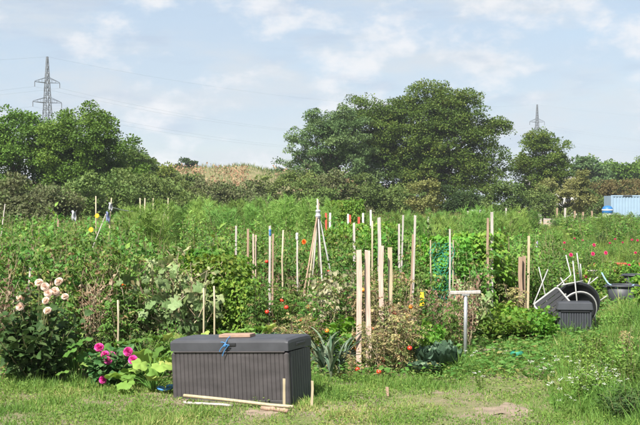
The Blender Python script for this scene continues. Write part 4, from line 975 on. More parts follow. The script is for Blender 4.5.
for a_, b_, dz in (((-0.055, -0.034, BH - 0.02), (0.05, -0.034, BH - 0.045), 0), ((0.05, -0.036, BH - 0.04), (-0.045, -0.036, BH - 0.14), 0), ((-0.01, -0.04, BH - 0.05), (-0.075, -0.04, BH - 0.1), 0), ((0.0, -0.03, BH - 0.03), (0.01, 0.05, BH + 0.03), 0)):
    p = np.array([np.array(a_) * (1 - t) + np.array(b_) * t + (0.006 * sin(7 * t), 0, 0.006 * sin(5 * t)) for t in np.linspace(0, 1, 6)]); g.tube(p * (0.8, 1, 1) , 0.004, 5)
g.lathe([(0.002, -0.016), (0.016, -0.008), (0.018, 0.004), (0.002, 0.015)], 8, c=(0, -0.042, BH - 0.05))
o = link("blue_rope", g.mesh("blue_rope", MT['blue'])); o.location = box_pt(-BL / 2 - 0.01, 0, 0); o.rotation_euler = (0, R(-2.9), -TH)
tag(o, "blue rope knotted through the storage box latch", "rope")
# old board lying on the lid
g = Geo(); g.box((0, 0, 0.015), (0.31, 0.14, 0.03), ch=0.004); o = link("wooden_board", g.mesh("wooden_board", MT['card'])); o.location = box_pt(-BL / 2 + 0.02, 0.15, BH + 0.009); o.rotation_euler = (0, R(-2.9), -TH + R(5))
tag(o, "small weathered brown board lying on the storage box lid", "board")

# poles lying before the box, hose
def lying(name, p0, p1, r, mat, label, cat, lift=0.03):
    a = np.array([px2x(p0[0], gD(p0[1])), gD(p0[1]), lift]); b = np.array([px2x(p1[0], gD(p1[1])), gD(p1[1]), lift])
    g = Geo(); t = np.linspace(0, 1, 6)[:, None]; P = (b - a) * t + rng.normal(0, 0.0022, (6, 3)); g.tube(P, r, 7)
    o = link(name, g.mesh(name, MT[mat], True)); o.location = a; tag(o, label, cat)
lying("wooden_pole", (184, 401), (293, 413), 0.015, 'bamboo', "long pale pole lying in the grass before the storage box", "pole", 0.05)
lying("wooden_pole", (183, 406), (232, 409), 0.012, 'stakegrey', "short grey pole lying left of the long pale pole", "pole", 0.03)
lying("wooden_pole", (262, 411), (288, 414), 0.02, 'stakebrown', "short brown stick lying near the storage box corner", "pole", 0.025)
lying("wooden_pole", (252, 406), (282, 410.5), 0.015, 'stakegrey', "grey stick lying tight against the storage box front", "pole", 0.025)
D = gD(392); t = np.linspace(0, 1, 60); g = Geo()
P = np.stack([-0.12 + 0.26 * t + 0.05 * np.cos(t * 19), 0.05 * np.sin(t * 19) + 0.05 * t, 0.035 + 0.02 * np.abs(np.sin(t * 13)) + 0.03 * (t > 0.5)], 1); g.tube(P, 0.011, 6)
o = link("blue_hose", g.mesh("blue_hose", MT['blue'], True)); o.location = (px2x(172, D) , D - 0.1, 0); tag(o, "loose blue hose coiled at the far end of the storage box", "hose")
cord("green_rod", [(496, 325, 17.0), (512, 347, 15.2)], 0.008, 'greenstring', "thin green rod slanting over the low bean bed", "rod")
D = gD(360); g = Geo()
th = np.linspace(0, pi * 0.62, 7); g.lathe([(0.075 * sin(t) + 0.002 + 0.006 * sin(9 * t), 0.075 - 0.075 * cos(t)) for t in th], 12)
o = link("green_net_bag", g.mesh("green_net_bag", MT['net'], True)); o.location = (px2x(517, D), D, 0); tag(o, "small crumpled green bag lying at the edge of the low bean bed", "bag")

# ------------------------------------------------------------------ heap of chairs, crate, tubs
CD = gD(336)
# crate standing upside down in front
e = empty("plastic_crate", (px2x(575.5, CD), CD, 0), R(-6)); w, h, d_ = 0.50, 0.45, 0.36
g = Geo(); g.box((0, d_ / 2 + 0.012, h / 2), (w - 0.02, d_ - 0.02, h - 0.02), taper=0.93, ch=0.01); link("body", g.mesh("crate_body", MT['slate']), e)
g = Geo(); nb = 13; pr = []
for i in range(nb):
    a = -w / 2 + 0.03 + (w - 0.06) * i / nb; q = (w - 0.06) / nb; pr += [(a, 0.006), (a + 0.008, -0.008), (a + q - 0.008, -0.008), (a + q - 0.0005, 0.006)]
V = [(x, y + 0.03 * z, z) for z in (0.02, h - 0.14) for x, y in pr]; n = len(pr)
g.add(V, [f for i in range(n - 1) for f in ((i, i + 1, n + i + 1), (i, n + i + 1, n + i))]); link("ribbed_panel", g.mesh("ribbed_panel", MT['slate']), e)
g = Geo(); g.box((0, d_ / 2, h - 0.05), (w * 0.985, d_, 0.11), taper=0.94, ch=0.012); link("rim", g.mesh("crate_rim", MT['slate']), e)
g = Geo(); g.box((0, 0.008, h - 0.118), (w * 0.78, 0.03, 0.014)); link("slot", g.mesh("slot", MT['black']), e)
tag(e, "dark slate plastic crate with a ribbed front below the heaped chairs", "crate")

def round_chair(loc, tilt, rz, label, rr=0.29, leg=0.42, nlegs=4):
    """round-seated garden chair tipped on its side: dish seat, pale rim, tube legs"""
    e = empty("round_garden_chair", loc, rz); M = rotm('x', tilt)
    g = Geo(); g.lathe([(0.001, 0.05), (rr * 0.6, 0.045), (rr * 0.9, 0.02), (rr, 0.0), (rr * 0.97, -0.02), (rr * 0.85, 0.0), (rr * 0.5, 0.03), (0.001, 0.035)], 28, M=M); link("seat", g.mesh("round_seat", MT['black'], True), e)
    t = np.linspace(0, 2 * pi, 33); g = Geo(); g.tube(np.stack([rr * 1.01 * np.cos(t), rr * 1.01 * np.sin(t), 0 * t - 0.005], 1) @ M.T, 0.012, 6, cap=False); link("rim", g.mesh("seat_rim", MT['slate'] if rr > 0.27 else MT['frame'], True), e)
    for k in range(nlegs):
        a = pi / 4 + k * 2 * pi / nlegs
        P = np.array([(rr * 0.55 * cos(a), rr * 0.55 * sin(a), 0.05), (rr * 0.7 * cos(a), rr * 0.7 * sin(a), 0.05 + leg * 0.5), (rr * 0.95 * cos(a), rr * 0.95 * sin(a), 0.05 + leg)]) @ M.T
        g = Geo(); g.tube(P, 0.012, 7); link("leg", g.mesh("chair_leg", MT['frame'], True), e)
    tag(e, label, "chair"); return e
z0 = py2z(299, CD + 0.55)
round_chair((px2x(578, CD + 0.55), CD + 0.62, 0.41), R(-68), R(-8), "larger round black garden chair tipped on edge behind the crate", 0.31, 0.3)
round_chair((px2x(579.5, CD + 0.42), CD + 0.46, 0.33), R(-75), R(4), "smaller round black garden chair with a pale rim nested in the larger one", 0.25, 0.22)

# slatted folding chair lying over on the left of the heap
e = empty("slatted_chair", (px2x(551, CD + 0.3), CD + 0.35, 0.0)); e.rotation_euler = (0, 0, R(18))
M = rotm('y', R(-33)) @ rotm('x', R(62))
c0 = np.array([0.03, -0.1, 0.36])
fr = np.array([(-0.22, -0.22, 0), (0.22, -0.22, 0), (0.22, 0.22, 0), (-0.22, 0.22, 0), (-0.22, -0.22, 0)])
g = Geo(); Pf = []
for a_, b_ in zip(fr[:-1], fr[1:]): Pf += [a_ * (1 - t) + b_ * t for t in (0.06, 0.5, 0.94)]
Pf.append(Pf[0]); g.tube(np.array(Pf) @ M.T + c0, 0.014, 7, cap=False); link("seat_frame", g.mesh("seat_frame", MT['frame'], True), e)
for k in range(7):
    y = -0.18 + 0.06 * k; g = Geo(); g.box((0, 0, 0), (0.43, 0.052, 0.012), M); o = link("slat", g.mesh("slat", MT['black']), e); o.location = M @ np.array([0, y, 0.0]) + c0
def leg(a_, b_, mid=None):
    g = Geo(); P = [a_, b_] if mid is None else [a_, mid, b_]; g.tube(np.array(P), 0.0095, 7); link("leg", g.mesh("chair_leg", MT['frame'], True), e)
def hp(px, py, D): # a point of the heap, relative to the chair's foot
    p = np.array([px2x(px, D), D, py2z(py, D)]) - np.array(e.location); return rotm('z', R(-18)) @ p
cs = [np.array(f) @ M.T + c0 for f in fr[:4]]
leg(cs[1], hp(573, 261, CD + 0.5)); leg(cs[2], hp(566, 255, CD + 0.55), hp(571, 275, CD + 0.5)); leg(cs[3], hp(548, 269.5, CD + 0.6)); leg(cs[0], hp(545, 318, CD + 0.2))
g = Geo(); g.tube([hp(557, 286, CD + 0.42), hp(583, 281, CD + 0.5)], 0.011, 6); link("stretcher", g.mesh("stretcher", MT['frame'], True), e)
tag(e, "black slatted chair with an off-white tube frame overturned on the chair heap", "chair")
# loose pale tubes sticking up from the heap: a second overturned chair's frame
e = empty("chair_frame", (px2x(583, CD + 0.7), CD + 0.75, 0.0))
def hq(px, py, D): return np.array([px2x(px, D), D, py2z(py, D)]) - np.array(e.location)
for a_, b_ in ((hq(581, 284, CD + 0.8), hq(577, 253, CD + 0.7)), (hq(582, 284, CD + 0.85), hq(580.5, 264, CD + 0.8)), (hq(586, 287, CD + 0.8), hq(598, 277, CD + 0.7)), (hq(594, 305, CD + 0.7), hq(607, 296, CD + 0.5))):
    g = Geo(); g.tube([a_, b_], 0.0095, 7); link("leg", g.mesh("chair_leg", MT['frame'], True), e)
g = Geo(); g.tube([hq(581, 284, CD + 0.8), hq(588, 288, CD + 0.85), hq(594, 305, CD + 0.7), hq(596, 330, CD + 0.7)], 0.012, 7); g.tube([hq(581, 284, CD + 0.8), hq(572, 300, CD + 0.9), hq(570, 329, CD + 0.9)], 0.012, 7); link("seat_frame", g.mesh("seat_frame", MT['frame'], True), e)
tag(e, "bare off-white chair frame upturned behind the round black chairs", "chair")
for px, py, px2, py2 in ((539, 267, 546, 290),):
    S("bamboo_cane", px, py, px2 + 8, CD + 1.2, 0.02, 'frame', "pale slanting cane left of the overturned slatted chair", cat="cane", round_=True)

# tubs with a pale blue hose
def tub(px, py, w, h, d_, rz, label, mat='slate'):
    D = gD(py); e = empty("plastic_tub", (px2x(px, D), D, 0), rz)
    g = Geo(); Sq = np.diag([w / 2, d_ / 2, 1.0])
    pr = [(0.001, 0.0), (0.74, 0.0), (0.80, 0.03), (0.96, h - 0.02), (0.92, h - 0.02), (0.76, h * 0.4), (0.001, h * 0.4)]
    g.lathe(pr, 26, M=Sq); link("body", g.mesh("tub_body", MT[mat], True), e)
    g = Geo(); t = np.linspace(0, 2 * pi, 33); g.tube(np.stack([w / 2 * np.cos(t), d_ / 2 * np.sin(t), 0 * t + h - 0.012], 1), 0.02, 6, cap=False)
    link("rim", g.mesh("tub_rim", MT[mat], True), e)
    for sx in (-1, 1):
        g = Geo(); t = np.linspace(-0.5, 0.5, 7); g.tube(np.stack([sx * (w / 2 + 0.02 + 0.03 * np.cos(t * pi)), 0.16 * t, 0 * t + h - 0.03], 1), 0.012, 6); link("handle", g.mesh("tub_handle", MT[mat], True), e)
    tag(e, label, "tub"); return e
tub(624, 303, 0.66, 0.33, 0.55, R(8), "dark grey tub with a pale blue hose inside, beyond the chair heap")
tub(637, 292, 0.6, 0.36, 0.5, R(4), "dark grey tub standing behind the one with the hose")
cord("blue_hose", [(602, 273, 22.6), (608, 283, 21.9), (616, 287.5, 21.6), (626, 288, 21.6), (634, 285, 21.7)], 0.014, 'paleblue', "pale blue hose hanging into the dark grey tub", "hose", 0.01)
D = 33.0; e = empty("red_bench", (px2x(636, D), D, 0), R(-3))
for k in range(3):
    g = Geo(); g.box((0, -0.12 + 0.12 * k, 0.16), (1.1, 0.105, 0.035), ch=0.006); link("plank", g.mesh("bench_plank", MT['redpaint']), e)
for x in (-0.42, 0.42):
    g = Geo(); g.box((x, 0, 0.07), (0.07, 0.3, 0.14)); link("leg", g.mesh("bench_leg", MT['redpaint']), e)
tag(e, "low red plank bench beyond the dark grey tubs", "bench")
# crates and pallet by the far posts
for px, w, h, lb in ((552, 1.25, 0.62, "upright slatted wooden crate beside the far fence posts"), (579, 2.1, 0.5, "long low stack of grey boards behind the far fence posts")):
    D = 88.0; e = empty("wooden_crate", (px2x(px, D), D, 0), R(3))
    nb = 6
    for k in range(nb):
        g = Geo(); g.box((0, 0, 0.12 + (h) * (k + 0.5) / nb), (w, 0.05, h / nb * 0.82)); link("slat", g.mesh("crate_slat", MT['stakegrey' if k % 2 else 'stake']), e)
    for x in (-w / 2 + 0.05, w / 2 - 0.05):
        g = Geo(); g.box((x, 0.06, h / 2 + 0.05), (0.09, 0.06, h + 0.15)); link("upright", g.mesh("crate_upright", MT['stakegrey']), e)
    tag(e, lb, "crate" if px < 560 else "boards")

# ------------------------------------------------------------------ front plants, one by one
FL = {}
FL['peach'] = [flower_mesh('peach', 0.043) for _ in range(2)]
FL['magenta'] = [flower_mesh('magenta', 0.045) for _ in range(2)]
FL['pink'] = [flower_mesh('pink', 0.04)]
FL['yellow'] = [flower_mesh('yellow', 0.045, ((0.1, 14, 1.0), (0.4, 12, 0.8)))]
FL['orange'] = [flower_mesh('orange', 0.035)]
FL['cream'] = [flower_mesh('white', 0.05)]
def dahlia(px, D, h, r, blooms, petal, label, nst=26, size=1.0, leaf=0.10):
    X = px2x(px, D); e = empty("dahlia_plant", (X, D, 0)); gs = Geo()
    for nm, me in mk_bush(h, r, 'dahlia', nst, leaf, 34, WIDE, 0.25): link(nm, me, e)
    for bx, by, dd in blooms:
        d2 = D + dd; p = np.array([px2x(bx, d2) - X, dd, py2z(by, d2)])
        f = link("flower", random.choice(FL[petal]), e, p); f.rotation_euler = (R(rng.uniform(35, 80)), 0, R(rng.uniform(-40, 30))); f.scale = [size * rng.uniform(0.85, 1.12)] * 3
        q = np.array([0.3 * p[0], 0.3 * p[1], max(0.05, h * 0.35)]); gs.tube([q * (1, 1, 0.2), q, (q + p) / 2 + (0.3 * (p[0] - q[0]) * 0.3, 0, 0.03), p + (0, 0.02, -0.02)], 0.006, 5, 0, 0.3)
    link("flower_stalks", gs.mesh("flower_stalks", MT['stem']), e)
    USED.append((X, D)); tag(e, label, "flower"); return e
dahlia(35, 12.1, 0.93, 0.36, [(39, 283, 0), (45, 287, -0.05), (20, 307, -0.1), (19.5, 299, 0), (48, 293, -0.05), (55, 291, 0), (46, 301, -0.1), (59, 282, 0.05), (65, 297, 0), (47.5, 311, -0.15), (56, 293, 0.05), (52, 309, 0.0)], 'peach', "tall dark-leaved dahlia with pale peach blooms", 40, 1.0)
dahlia(112, 11.9, 0.40, 0.30, [(99, 348, -0.1), (105, 355, -0.15), (108, 361, -0.2), (103, 380, -0.25), (133, 360, -0.4), (128, 352, -0.2), (111, 356, 0)], 'magenta', "low dahlia with bright magenta blooms before a bamboo cane", 26, 1.0, 0.09)
plant('bush', px2x(60, 12.6), 12.6, 0.5, "leafy green plant at the side of the peach dahlia", sz=0.62)
plant('squash', px2x(76, 12.2), 12.2, 0.44, "yellow-green broad-leaved squash between the two dahlias", sz=0.52)
plant('squash', px2x(153, 11.6), 11.6, 0.52, "bright green squash with big leaves at the far end of the storage box", sz=0.5)
plant('squash', px2x(146, 12.4), 12.4, 0.46, "broad squash plant right behind the magenta dahlia", sz=0.5)
plant('darkbush', px2x(95, 12.7), 12.7, 0.5, "dark leafy plant behind the magenta dahlia", sz=0.55)
plant('darkbush', px2x(133, 12.7), 12.7, 0.5, "dark leafy plant behind the squash near the bamboo cane", sz=0.52)
plant('tomato', px2x(2, 12.3), 12.3, 0.6, "small straggly plant left of the peach dahlia", sz=0.6)
for k, (px, D, s) in enumerate(((323, 12.4, 0.8), (331, 12.2, 0.75), (339, 12.6, 0.8), (327, 12.8, 0.82), (318, 12.75, 0.8), (344, 12.9, 0.75))):
    plant('leek', px2x(px, D), D, s, "blue-green leek with arching leaves beside the storage box end", "leeks beside the box", s)
    USED.append((px2x(px, D), D))
for px, D, s, lb in ((434, 12.95, 0.85, "large blue-green cabbage left of the metal T-post"), (446, 13.15, 0.75, "blue-green cabbage closest to the metal T-post"), (424, 12.6, 0.7, "smaller spreading cabbage with flat leaves at the bed edge"), (437, 13.6, 0.8, "cabbage standing behind the large blue-green one")):
    plant('cabbage', px2x(px, D), D, s, lb, sz=s * (1.15 if px != 424 else 0.75)); USED.append((px2x(px, D), D))

# fruit: each tomato a part of its plant
def sphere_mesh(mat):
    g = Geo(); g.lathe([(max(0.001, 0.028 * sin(t)), -0.025 * cos(t)) for t in np.linspace(0, pi, 7)], 10); return g.mesh("tomato", MT[mat], True)
TOM = [sphere_mesh('tomatofruit'), sphere_mesh('greentomato')]
def add_fruit(n, red=0.6, r=0.3, zlo=0.25, zhi=0.8):
    def f(p, h):
        for _ in range(n):
            a = rng.uniform(pi, 2 * pi) - p.rotation_euler[2]; q = rng.uniform(0.6, 1.0) * r
            o = link("tomato", TOM[0 if rng.random() < red else 1], p, (q * cos(a), q * sin(a), rng.uniform(zlo, zhi)))
            o.scale = (1 / p.scale[0], 1 / p.scale[1], 1 / p.scale[2])
    return f
def add_bloom(kind, n, r=0.3, zlo=0.8, zhi=1.02, s=1.0):
    def f(p, h):
        for _ in range(rng.integers(0, n + 1)):
            a = rng.random() * 6.28; q = rng.random() * r
            o = link("flower", FL[kind][0], p, (q * cos(a), q * sin(a), rng.uniform(zlo, zhi))); o.scale = (s / p.scale[0], s / p.scale[1], s / p.scale[2]); o.rotation_euler = (R(rng.uniform(20, 70)), 0, rng.normal(0, 0.5) - p.rotation_euler[2])
    return f
def fruit_at(px, py, D, kind='tomato', red=True, label="tomato plant with a ripe red fruit", h=None, s=0.8):
    X = px2x(px + 2, D + 0.22); e = plant(kind, X, D + 0.22, s, label, sz=h or s)
    o = link("tomato", TOM[0 if red else 1], e); M = rotm('z', -e.rotation_euler[2])
    p = M @ (np.array([px2x(px, D), D, py2z(py, D)]) - np.array([X, D + 0.22, 0])); o.location = p / np.array(e.scale); o.scale = [1.0 / q for q in e.scale]
    USED.append((X, D + 0.22)); return e
fruit_at(267, 312, 14.0, label="tomato plant with one ripe red fruit, close behind the storage box board", h=0.95)
fruit_at(282, 300.5, 14.6, label="tomato plant with a red fruit at the foot of the long yellowish cane", h=0.95)
fruit_at(401, 350, 12.9, 'drytomato', label="withered tomato plant with a low red fruit before the cabbages", h=0.6)
fruit_at(379, 372, 12.3, 'drytomato', label="withered tomato plant with a red fruit near the squat grey peg", h=0.5, s=0.6)
fruit_at(413, 301, 15.6, label="tomato plant with a bright red fruit under the tall leaning grey stake", h=1.0)
fruit_at(400, 312, 15.0, 'drytomato', False, "yellowing tomato plant with an orange fruit beside the withered bed", h=0.95)
fruit_at(327, 331, 13.3, 'low', False, "bright green leafy plant with an orange fruit behind the leeks", h=0.55, s=0.55)
fruit_at(363, 290, 14.3, 'drytomato', False, "withered tomato plant with an orange fruit between the thick pine stakes", h=0.9)

# ------------------------------------------------------------------ beds, nearest first
Zn = zone
Zn('drytomato', 5, 346, 372, 12.3, 13.8, 0.38, 0.55, "low withered tomato plant at the foot of the thick pine stakes", "low withered tomatoes", 1.0, 0.17, add_fruit(1, 0.8, 0.28))
Zn('drytomato', 10, 370, 402, 12.4, 14.6, 0.5, 0.85, "withered tan tomato plant in the bed round the thick pine stakes", "withered tomato bed", 0.85, 0.17, add_fruit(1, 0.8, 0.28))
Zn('tangle', 7, -10, 125, 12.9, 13.7, 0.8, 0.95, "straggly half-dry plant behind the two dahlias", "straggly plants behind the dahlias", 0.95, 0.2)
Zn('tall', 12, -15, 140, 14.2, 17, 1.15, 1.55, "tall upright leafy plant in the second left row", "tall upright plants of the second left row", 0.75, 0.2)
Zn('tomato', 9, -15, 135, 13.6, 16, 1.1, 1.45, "tall green staked plant in the second left row", "tall staked plants of the second left row", 0.6, 0.2)
Zn('tangle', 14, -15, 135, 13.8, 16.5, 1.05, 1.5, "straggly half-dry plant in the second left row", "straggly plants in the second left row", 0.68, 0.22)
Zn('drytomato', 5, 80, 135, 13.4, 15.5, 0.8, 1.05, "dry brownish plant left of the pale-leaved gourd vines", "dry plants by the gourd vines", 0.8, 0.22)
Zn('stalks', 9, -10, 135, 12.9, 16, 0.9, 1.45, "dry reddish brown plant of bare stalks among the straggly left plants", "dry stalks of the left rows", 0.9, 0.16)
Zn('stalks', 10, 245, 320, 14, 18, 0.8, 1.05, "dry brown plant of bare stalks among the staked tomatoes", "dry stalks by the staked tomatoes", 0.9, 0.16)
Zn('stalks', 9, 395, 470, 14, 18, 0.75, 1.05, "dry brown plant of bare stalks near the T-post", "dry stalks near the T-post", 0.9, 0.16)
Zn('gourd', 8, 136, 184, 13.5, 15.0, 0.95, 1.22, "climbing gourd vine with big pale grey-green leaves", "pale gourd vines", 0.95, 0.2)
Zn('squash', 5, 185, 255, 12.75, 13.4, 0.45, 0.6, "broad-leaved squash plant close behind the storage box", "squash behind the storage box", 0.85, 0.2)
Zn('bush2', 5, 150, 200, 12.5, 13.3, 0.45, 0.6, "low leafy plant between the squash and the gourd vines", "low plants before the gourd vines", 0.8, 0.2)
Zn('tangle', 6, 190, 262, 14.2, 16.8, 0.8, 1.25, "straggly plant among the bright beans behind the canes", "straggly plants among the bright beans", 0.75, 0.2)
Zn('bean', 10, 190, 246, 14.4, 17.2, 0.75, 1.22, "bright green climbing bean behind the pair of thin canes", "bright beans behind the box", 0.95, 0.2)
Zn('tomato', 12, 256, 312, 13.9, 16.8, 0.55, 0.85, "staked tomato plant behind the storage box", "staked tomatoes behind the box", 0.85, 0.22, add_fruit(1, 0.5, 0.28))
Zn('drytomato', 4, 280, 312, 13.3, 14.0, 0.5, 0.7, "low dry plant behind the near end of the storage box", "low dry plants behind the box", 0.9, 0.18)
Zn('tangle', 5, 305, 350, 14.6, 16, 0.8, 1.0, "thin green plant among the cream-leaved ones", "thin plants among the cream-leaved", 0.9, 0.2)
Zn('cream', 6, 309, 346, 14.3, 15.6, 0.9, 1.08, "pale plant covered in cream leaves before the bean tipi", "cream-leaved plants", 0.9, 0.2)
Zn('low', 4, 309, 350, 13.2, 14.0, 0.42, 0.58, "bright yellow-green leafy plant behind the leeks", "bright leafy plants behind the leeks", 0.62, 0.2)
Zn('low', 5, 396, 432, 13.4, 14.4, 0.38, 0.52, "bright green leafy plant behind the cabbages", "bright plants behind the cabbages", 0.62, 0.2)
Zn('tomato', 10, 380, 432, 14.8, 17.2, 0.88, 1.05, "tomato plant in the row under the tall leaning grey stake", "tomatoes under the leaning stake", 0.85, 0.22, add_fruit(1, 0.6, 0.28))
Zn('drytomato', 6, 350, 400, 14.8, 16.8, 0.85, 1.05, "dry tomato plant behind the thick pine stakes", "dry tomatoes behind the pine stakes", 0.85, 0.22)
Zn('tangle', 5, 425, 462, 14.3, 15.5, 0.6, 0.8, "thin straggly plant left of the metal T-post", "straggly plants by the T-post", 0.8, 0.2)
Zn('tangle', 5, 430, 480, 16.9, 19.2, 1.1, 1.35, "straggly plant among the beans behind the green net", "straggly plants behind the green net", 0.8, 0.25)
Zn('bean', 6, 432, 480, 16.9, 19.2, 1.2, 1.42, "climbing bean round the bundled green net", "beans round the green net", 0.9, 0.22)
Zn('gourd', 3, 445, 470, 15.6, 16.4, 0.75, 0.95, "pale-leaved vine behind the metal T-post", "pale vines behind the T-post", 0.9, 0.22)
Zn('darkbush', 5, 412, 440, 18.8, 21.5, 1.35, 1.5, "dark green bushy plant behind the tomato row", "dark bushes behind the tomatoes", 0.6, 0.25)
Zn('low', 26, 470, 545, 15.4, 17.2, 0.3, 0.42, "low bright green bean plant in the bed right of the T-post", "low bean bed", 0.9, 0.2)
Zn('tall', 7, 478, 552, 18.3, 21, 1.15, 1.5, "tall upright leafy plant round the stakes beyond the bean bed", "tall upright plants beyond the bean bed", 0.8, 0.25)
Zn('bush', 13, 478, 552, 18.2, 20.5, 1.05, 1.38, "leafy plant round the tall stakes beyond the low bean bed", "leafy plants beyond the bean bed", 0.85, 0.28)
Zn('drytomato', 4, 495, 525, 17.4, 18.5, 0.6, 0.8, "yellowing plant behind the low bean bed", "yellowing plants behind the bean bed", 0.9, 0.25)
Zn('bush2', 14, 470, 560, 21.0, 26, 1.3, 1.5, "tall leafy plant in the middle rows left of the chair heap", "tall leafy plants left of the chairs", 0.75, 0.32)
Zn('bush', 34, -25, 138, 16.8, 22, 1.25, 1.55, "leafy green bush in the middle left rows", "leafy bushes of the middle left rows", 0.72, 0.3)
Zn('tangle', 10, -25, 138, 17.5, 21, 1.2, 1.4, "straggly seeding plant among the middle left bushes", "straggly plants among the left bushes", 0.75, 0.3)
Zn('bush2', 30, -25, 140, 22, 34, 1.45, 1.68, "tall bush in the back left rows below the left trees", "tall bushes of the back left rows", 0.62, 0.38)
Zn('darkbush', 9, -20, 138, 16.5, 26, 1.0, 1.4, "added dark green bush standing for shade gaps in the left rows", "added shade-gap bushes of the left rows", 0.7, 0.25)  # dark-leaved bushes added to stand for the shade gaps between plants
Zn('darkbush', 9, 190, 345, 17.5, 27, 0.9, 1.3, "added dark green bush standing for shade gaps before the asparagus", "added shade-gap bushes before the asparagus", 0.7, 0.25)  # dark leaves again stand in for shade between the plants here
Zn('darkbush', 7, 480, 560, 18.5, 30, 0.9, 1.25, "added dark green bush standing for shade gaps left of the chair heap", "added shade-gap bushes left of the chair heap", 0.7, 0.25)  # more added dark bushes, painting shade gaps into the tall rows
Zn('tall', 8, 15, 130, 24, 32, 1.6, 1.85, "tall upright leafy plant rising from the back left rows", "tall upright plants of the left rows", 0.7, 0.3)
Zn('tangle', 9, 135, 192, 16, 21, 1.1, 1.32, "straggly plant behind the pale gourd vines", "straggly plants behind the gourds", 0.8, 0.3)
Zn('tomato', 10, 250, 345, 15.9, 17.8, 1.15, 1.45, "tall tomato plant rising behind the tall weathered stakes", "tall tomatoes behind the stakes", 0.62, 0.22, add_fruit(1, 0.5, 0.28))
Zn('tall', 9, 190, 345, 16.6, 20, 1.15, 1.5, "tall upright leafy plant between the beans and the tipi", "tall upright plants by the tipi", 0.75, 0.22)
Zn('bush', 26, 185, 335, 16.6, 26, 1.15, 1.5, "leafy bush between the beans and the asparagus", "leafy bushes before the asparagus", 0.78, 0.3)
Zn('tomato', 8, 255, 335, 17.0, 20, 1.1, 1.3, "tomato plant behind the bean tipi", "tomatoes round the tipi", 0.8, 0.3, add_fruit(1, 0.5, 0.28))
Zn('tall', 10, 130, 340, 25, 38, 1.35, 1.75, "upright broad-leaved plant standing among the asparagus", "upright plants among the asparagus", 0.7, 0.35)
Zn('tangle', 8, 130, 340, 24, 36, 1.3, 1.6, "straggly seeding plant among the asparagus", "straggly plants among the asparagus", 0.75, 0.35)
Zn('bush2', 18, 125, 335, 27, 44, 1.3, 1.75, "dark leafy bush standing among the asparagus", "leafy bushes among the asparagus", 0.6, 0.38)
Zn('fern', 44, 125, 335, 28, 46, 1.35, 2.0, "feathery light green asparagus plant", "asparagus row", 0.75, 0.36)
Zn('tomato', 8, 345, 430, 15.4, 18.2, 1.1, 1.42, "tall tomato plant among the grey stakes behind the pine stakes", "tall tomatoes among the grey stakes", 0.62, 0.22, add_fruit(1, 0.5, 0.28))
Zn('tall', 10, 340, 485, 18, 22, 1.2, 1.55, "tall upright leafy plant in the rows behind the pine stakes", "tall upright plants behind the pine stakes", 0.75, 0.25)
Zn('bush2', 26, 330, 480, 18.6, 28, 1.25, 1.55, "leafy plant in the middle rows behind the pine stakes", "leafy plants of the middle rows", 0.72, 0.34)
Zn('bean', 10, 335, 415, 19, 26, 1.2, 1.45, "climbing bean plant among the grey stakes of the middle rows", "beans among the grey stakes", 0.7, 0.3)
Zn('fern', 22, 335, 532, 28, 46, 1.45, 1.7, "feathery pale plant in the back middle rows", "feathery plants of the back middle rows", 0.72, 0.4)
Zn('bush', 14, 530, 600, 27, 46, 0.65, 0.95, "low bush in the rows before the far fence posts", "low bushes before the far posts", 0.9, 0.45)
Zn('bush', 22, 335, 535, 27, 46, 1.35, 1.62, "bush in the back rows below the huge round tree", "bushes of the back middle rows", 0.7, 0.4)
Zn('bean', 4, 336, 357, 34, 37, 1.8, 2.05, "tall bright green climber rising above the back rows", "tall bright climbers", 0.55, 0.3)
Zn('low', 44, 548, 665, 19.5, 30, 0.36, 0.52, "low green plant in the right beds beyond the chair heap", "low plants of the right beds", 0.85, 0.32, add_bloom('pink', 1, 0.4, 0.75, 0.95, 0.85))
Zn('bush', 28, 560, 665, 26, 44, 0.5, 0.68, "bushy plant in the far right beds before the meadow", "bushy plants of the far right beds", 1.0, 0.4, add_bloom('pink', 1, 0.3, 0.9, 1.05, 0.9))
Zn('fern', 22, 535, 600, 42, 66, 0.5, 0.8, "feathery plant at the meadow edge before the far posts", "feathery plants before the far posts", 0.9, 0.5)
Zn('tall', 34, 552, 680, 38, 80, 0.8, 1.4, "upright leafy weed in the growth before the pale blue container", "upright weeds before the container", 1.3, 0.5)
Zn('darkbush', 16, 552, 680, 30, 75, 0.6, 1.15, "dark bushy plant in the growth before the pale blue container", "dark growth before the container", 1.2, 0.5)
Zn('bush2', 36, 556, 670, 46, 84, 0.9, 1.45, "leafy plant in the green growth before the pale blue container", "growth before the container", 1.1, 0.55)
Zn('fern', 16, 570, 670, 48, 84, 0.9, 1.4, "feathery plant in the green growth before the pale blue container", "feathery growth before the container", 1.0, 0.55)
Zn('bush2', 20, -30, 330, 44, 62, 1.4, 1.75, "bush in the last rows below the left trees and rise", "bushes of the last left rows", 0.75, 0.6)
Zn('bush2', 14, 330, 528, 48, 66, 1.25, 1.6, "bush in the last rows below the huge round tree", "bushes of the last middle rows", 0.8, 0.6)
dahl = [(485 / 3.368 + 450, 245, 'pink'), (525 / 3.368 + 450, 253, 'pink'), (593, 254, 'pink'), (571, 255, 'pink')]
for bx, by, kd in dahl:
    D = 24.0 + (253 - by) * 0.6; X = px2x(bx, D); z = py2z(by, D)
    e = plant('bush', X, D, z * 0.8, "bushy plant with a deep pink bloom in the right beds", "pink-flowered plants of the right beds", z)
    f = link("flower", FL['pink'][0], e, (0, 0, 1.0)); f.scale = [0.85 / q for q in e.scale]; f.rotation_euler = (R(55), 0, -e.rotation_euler[2])
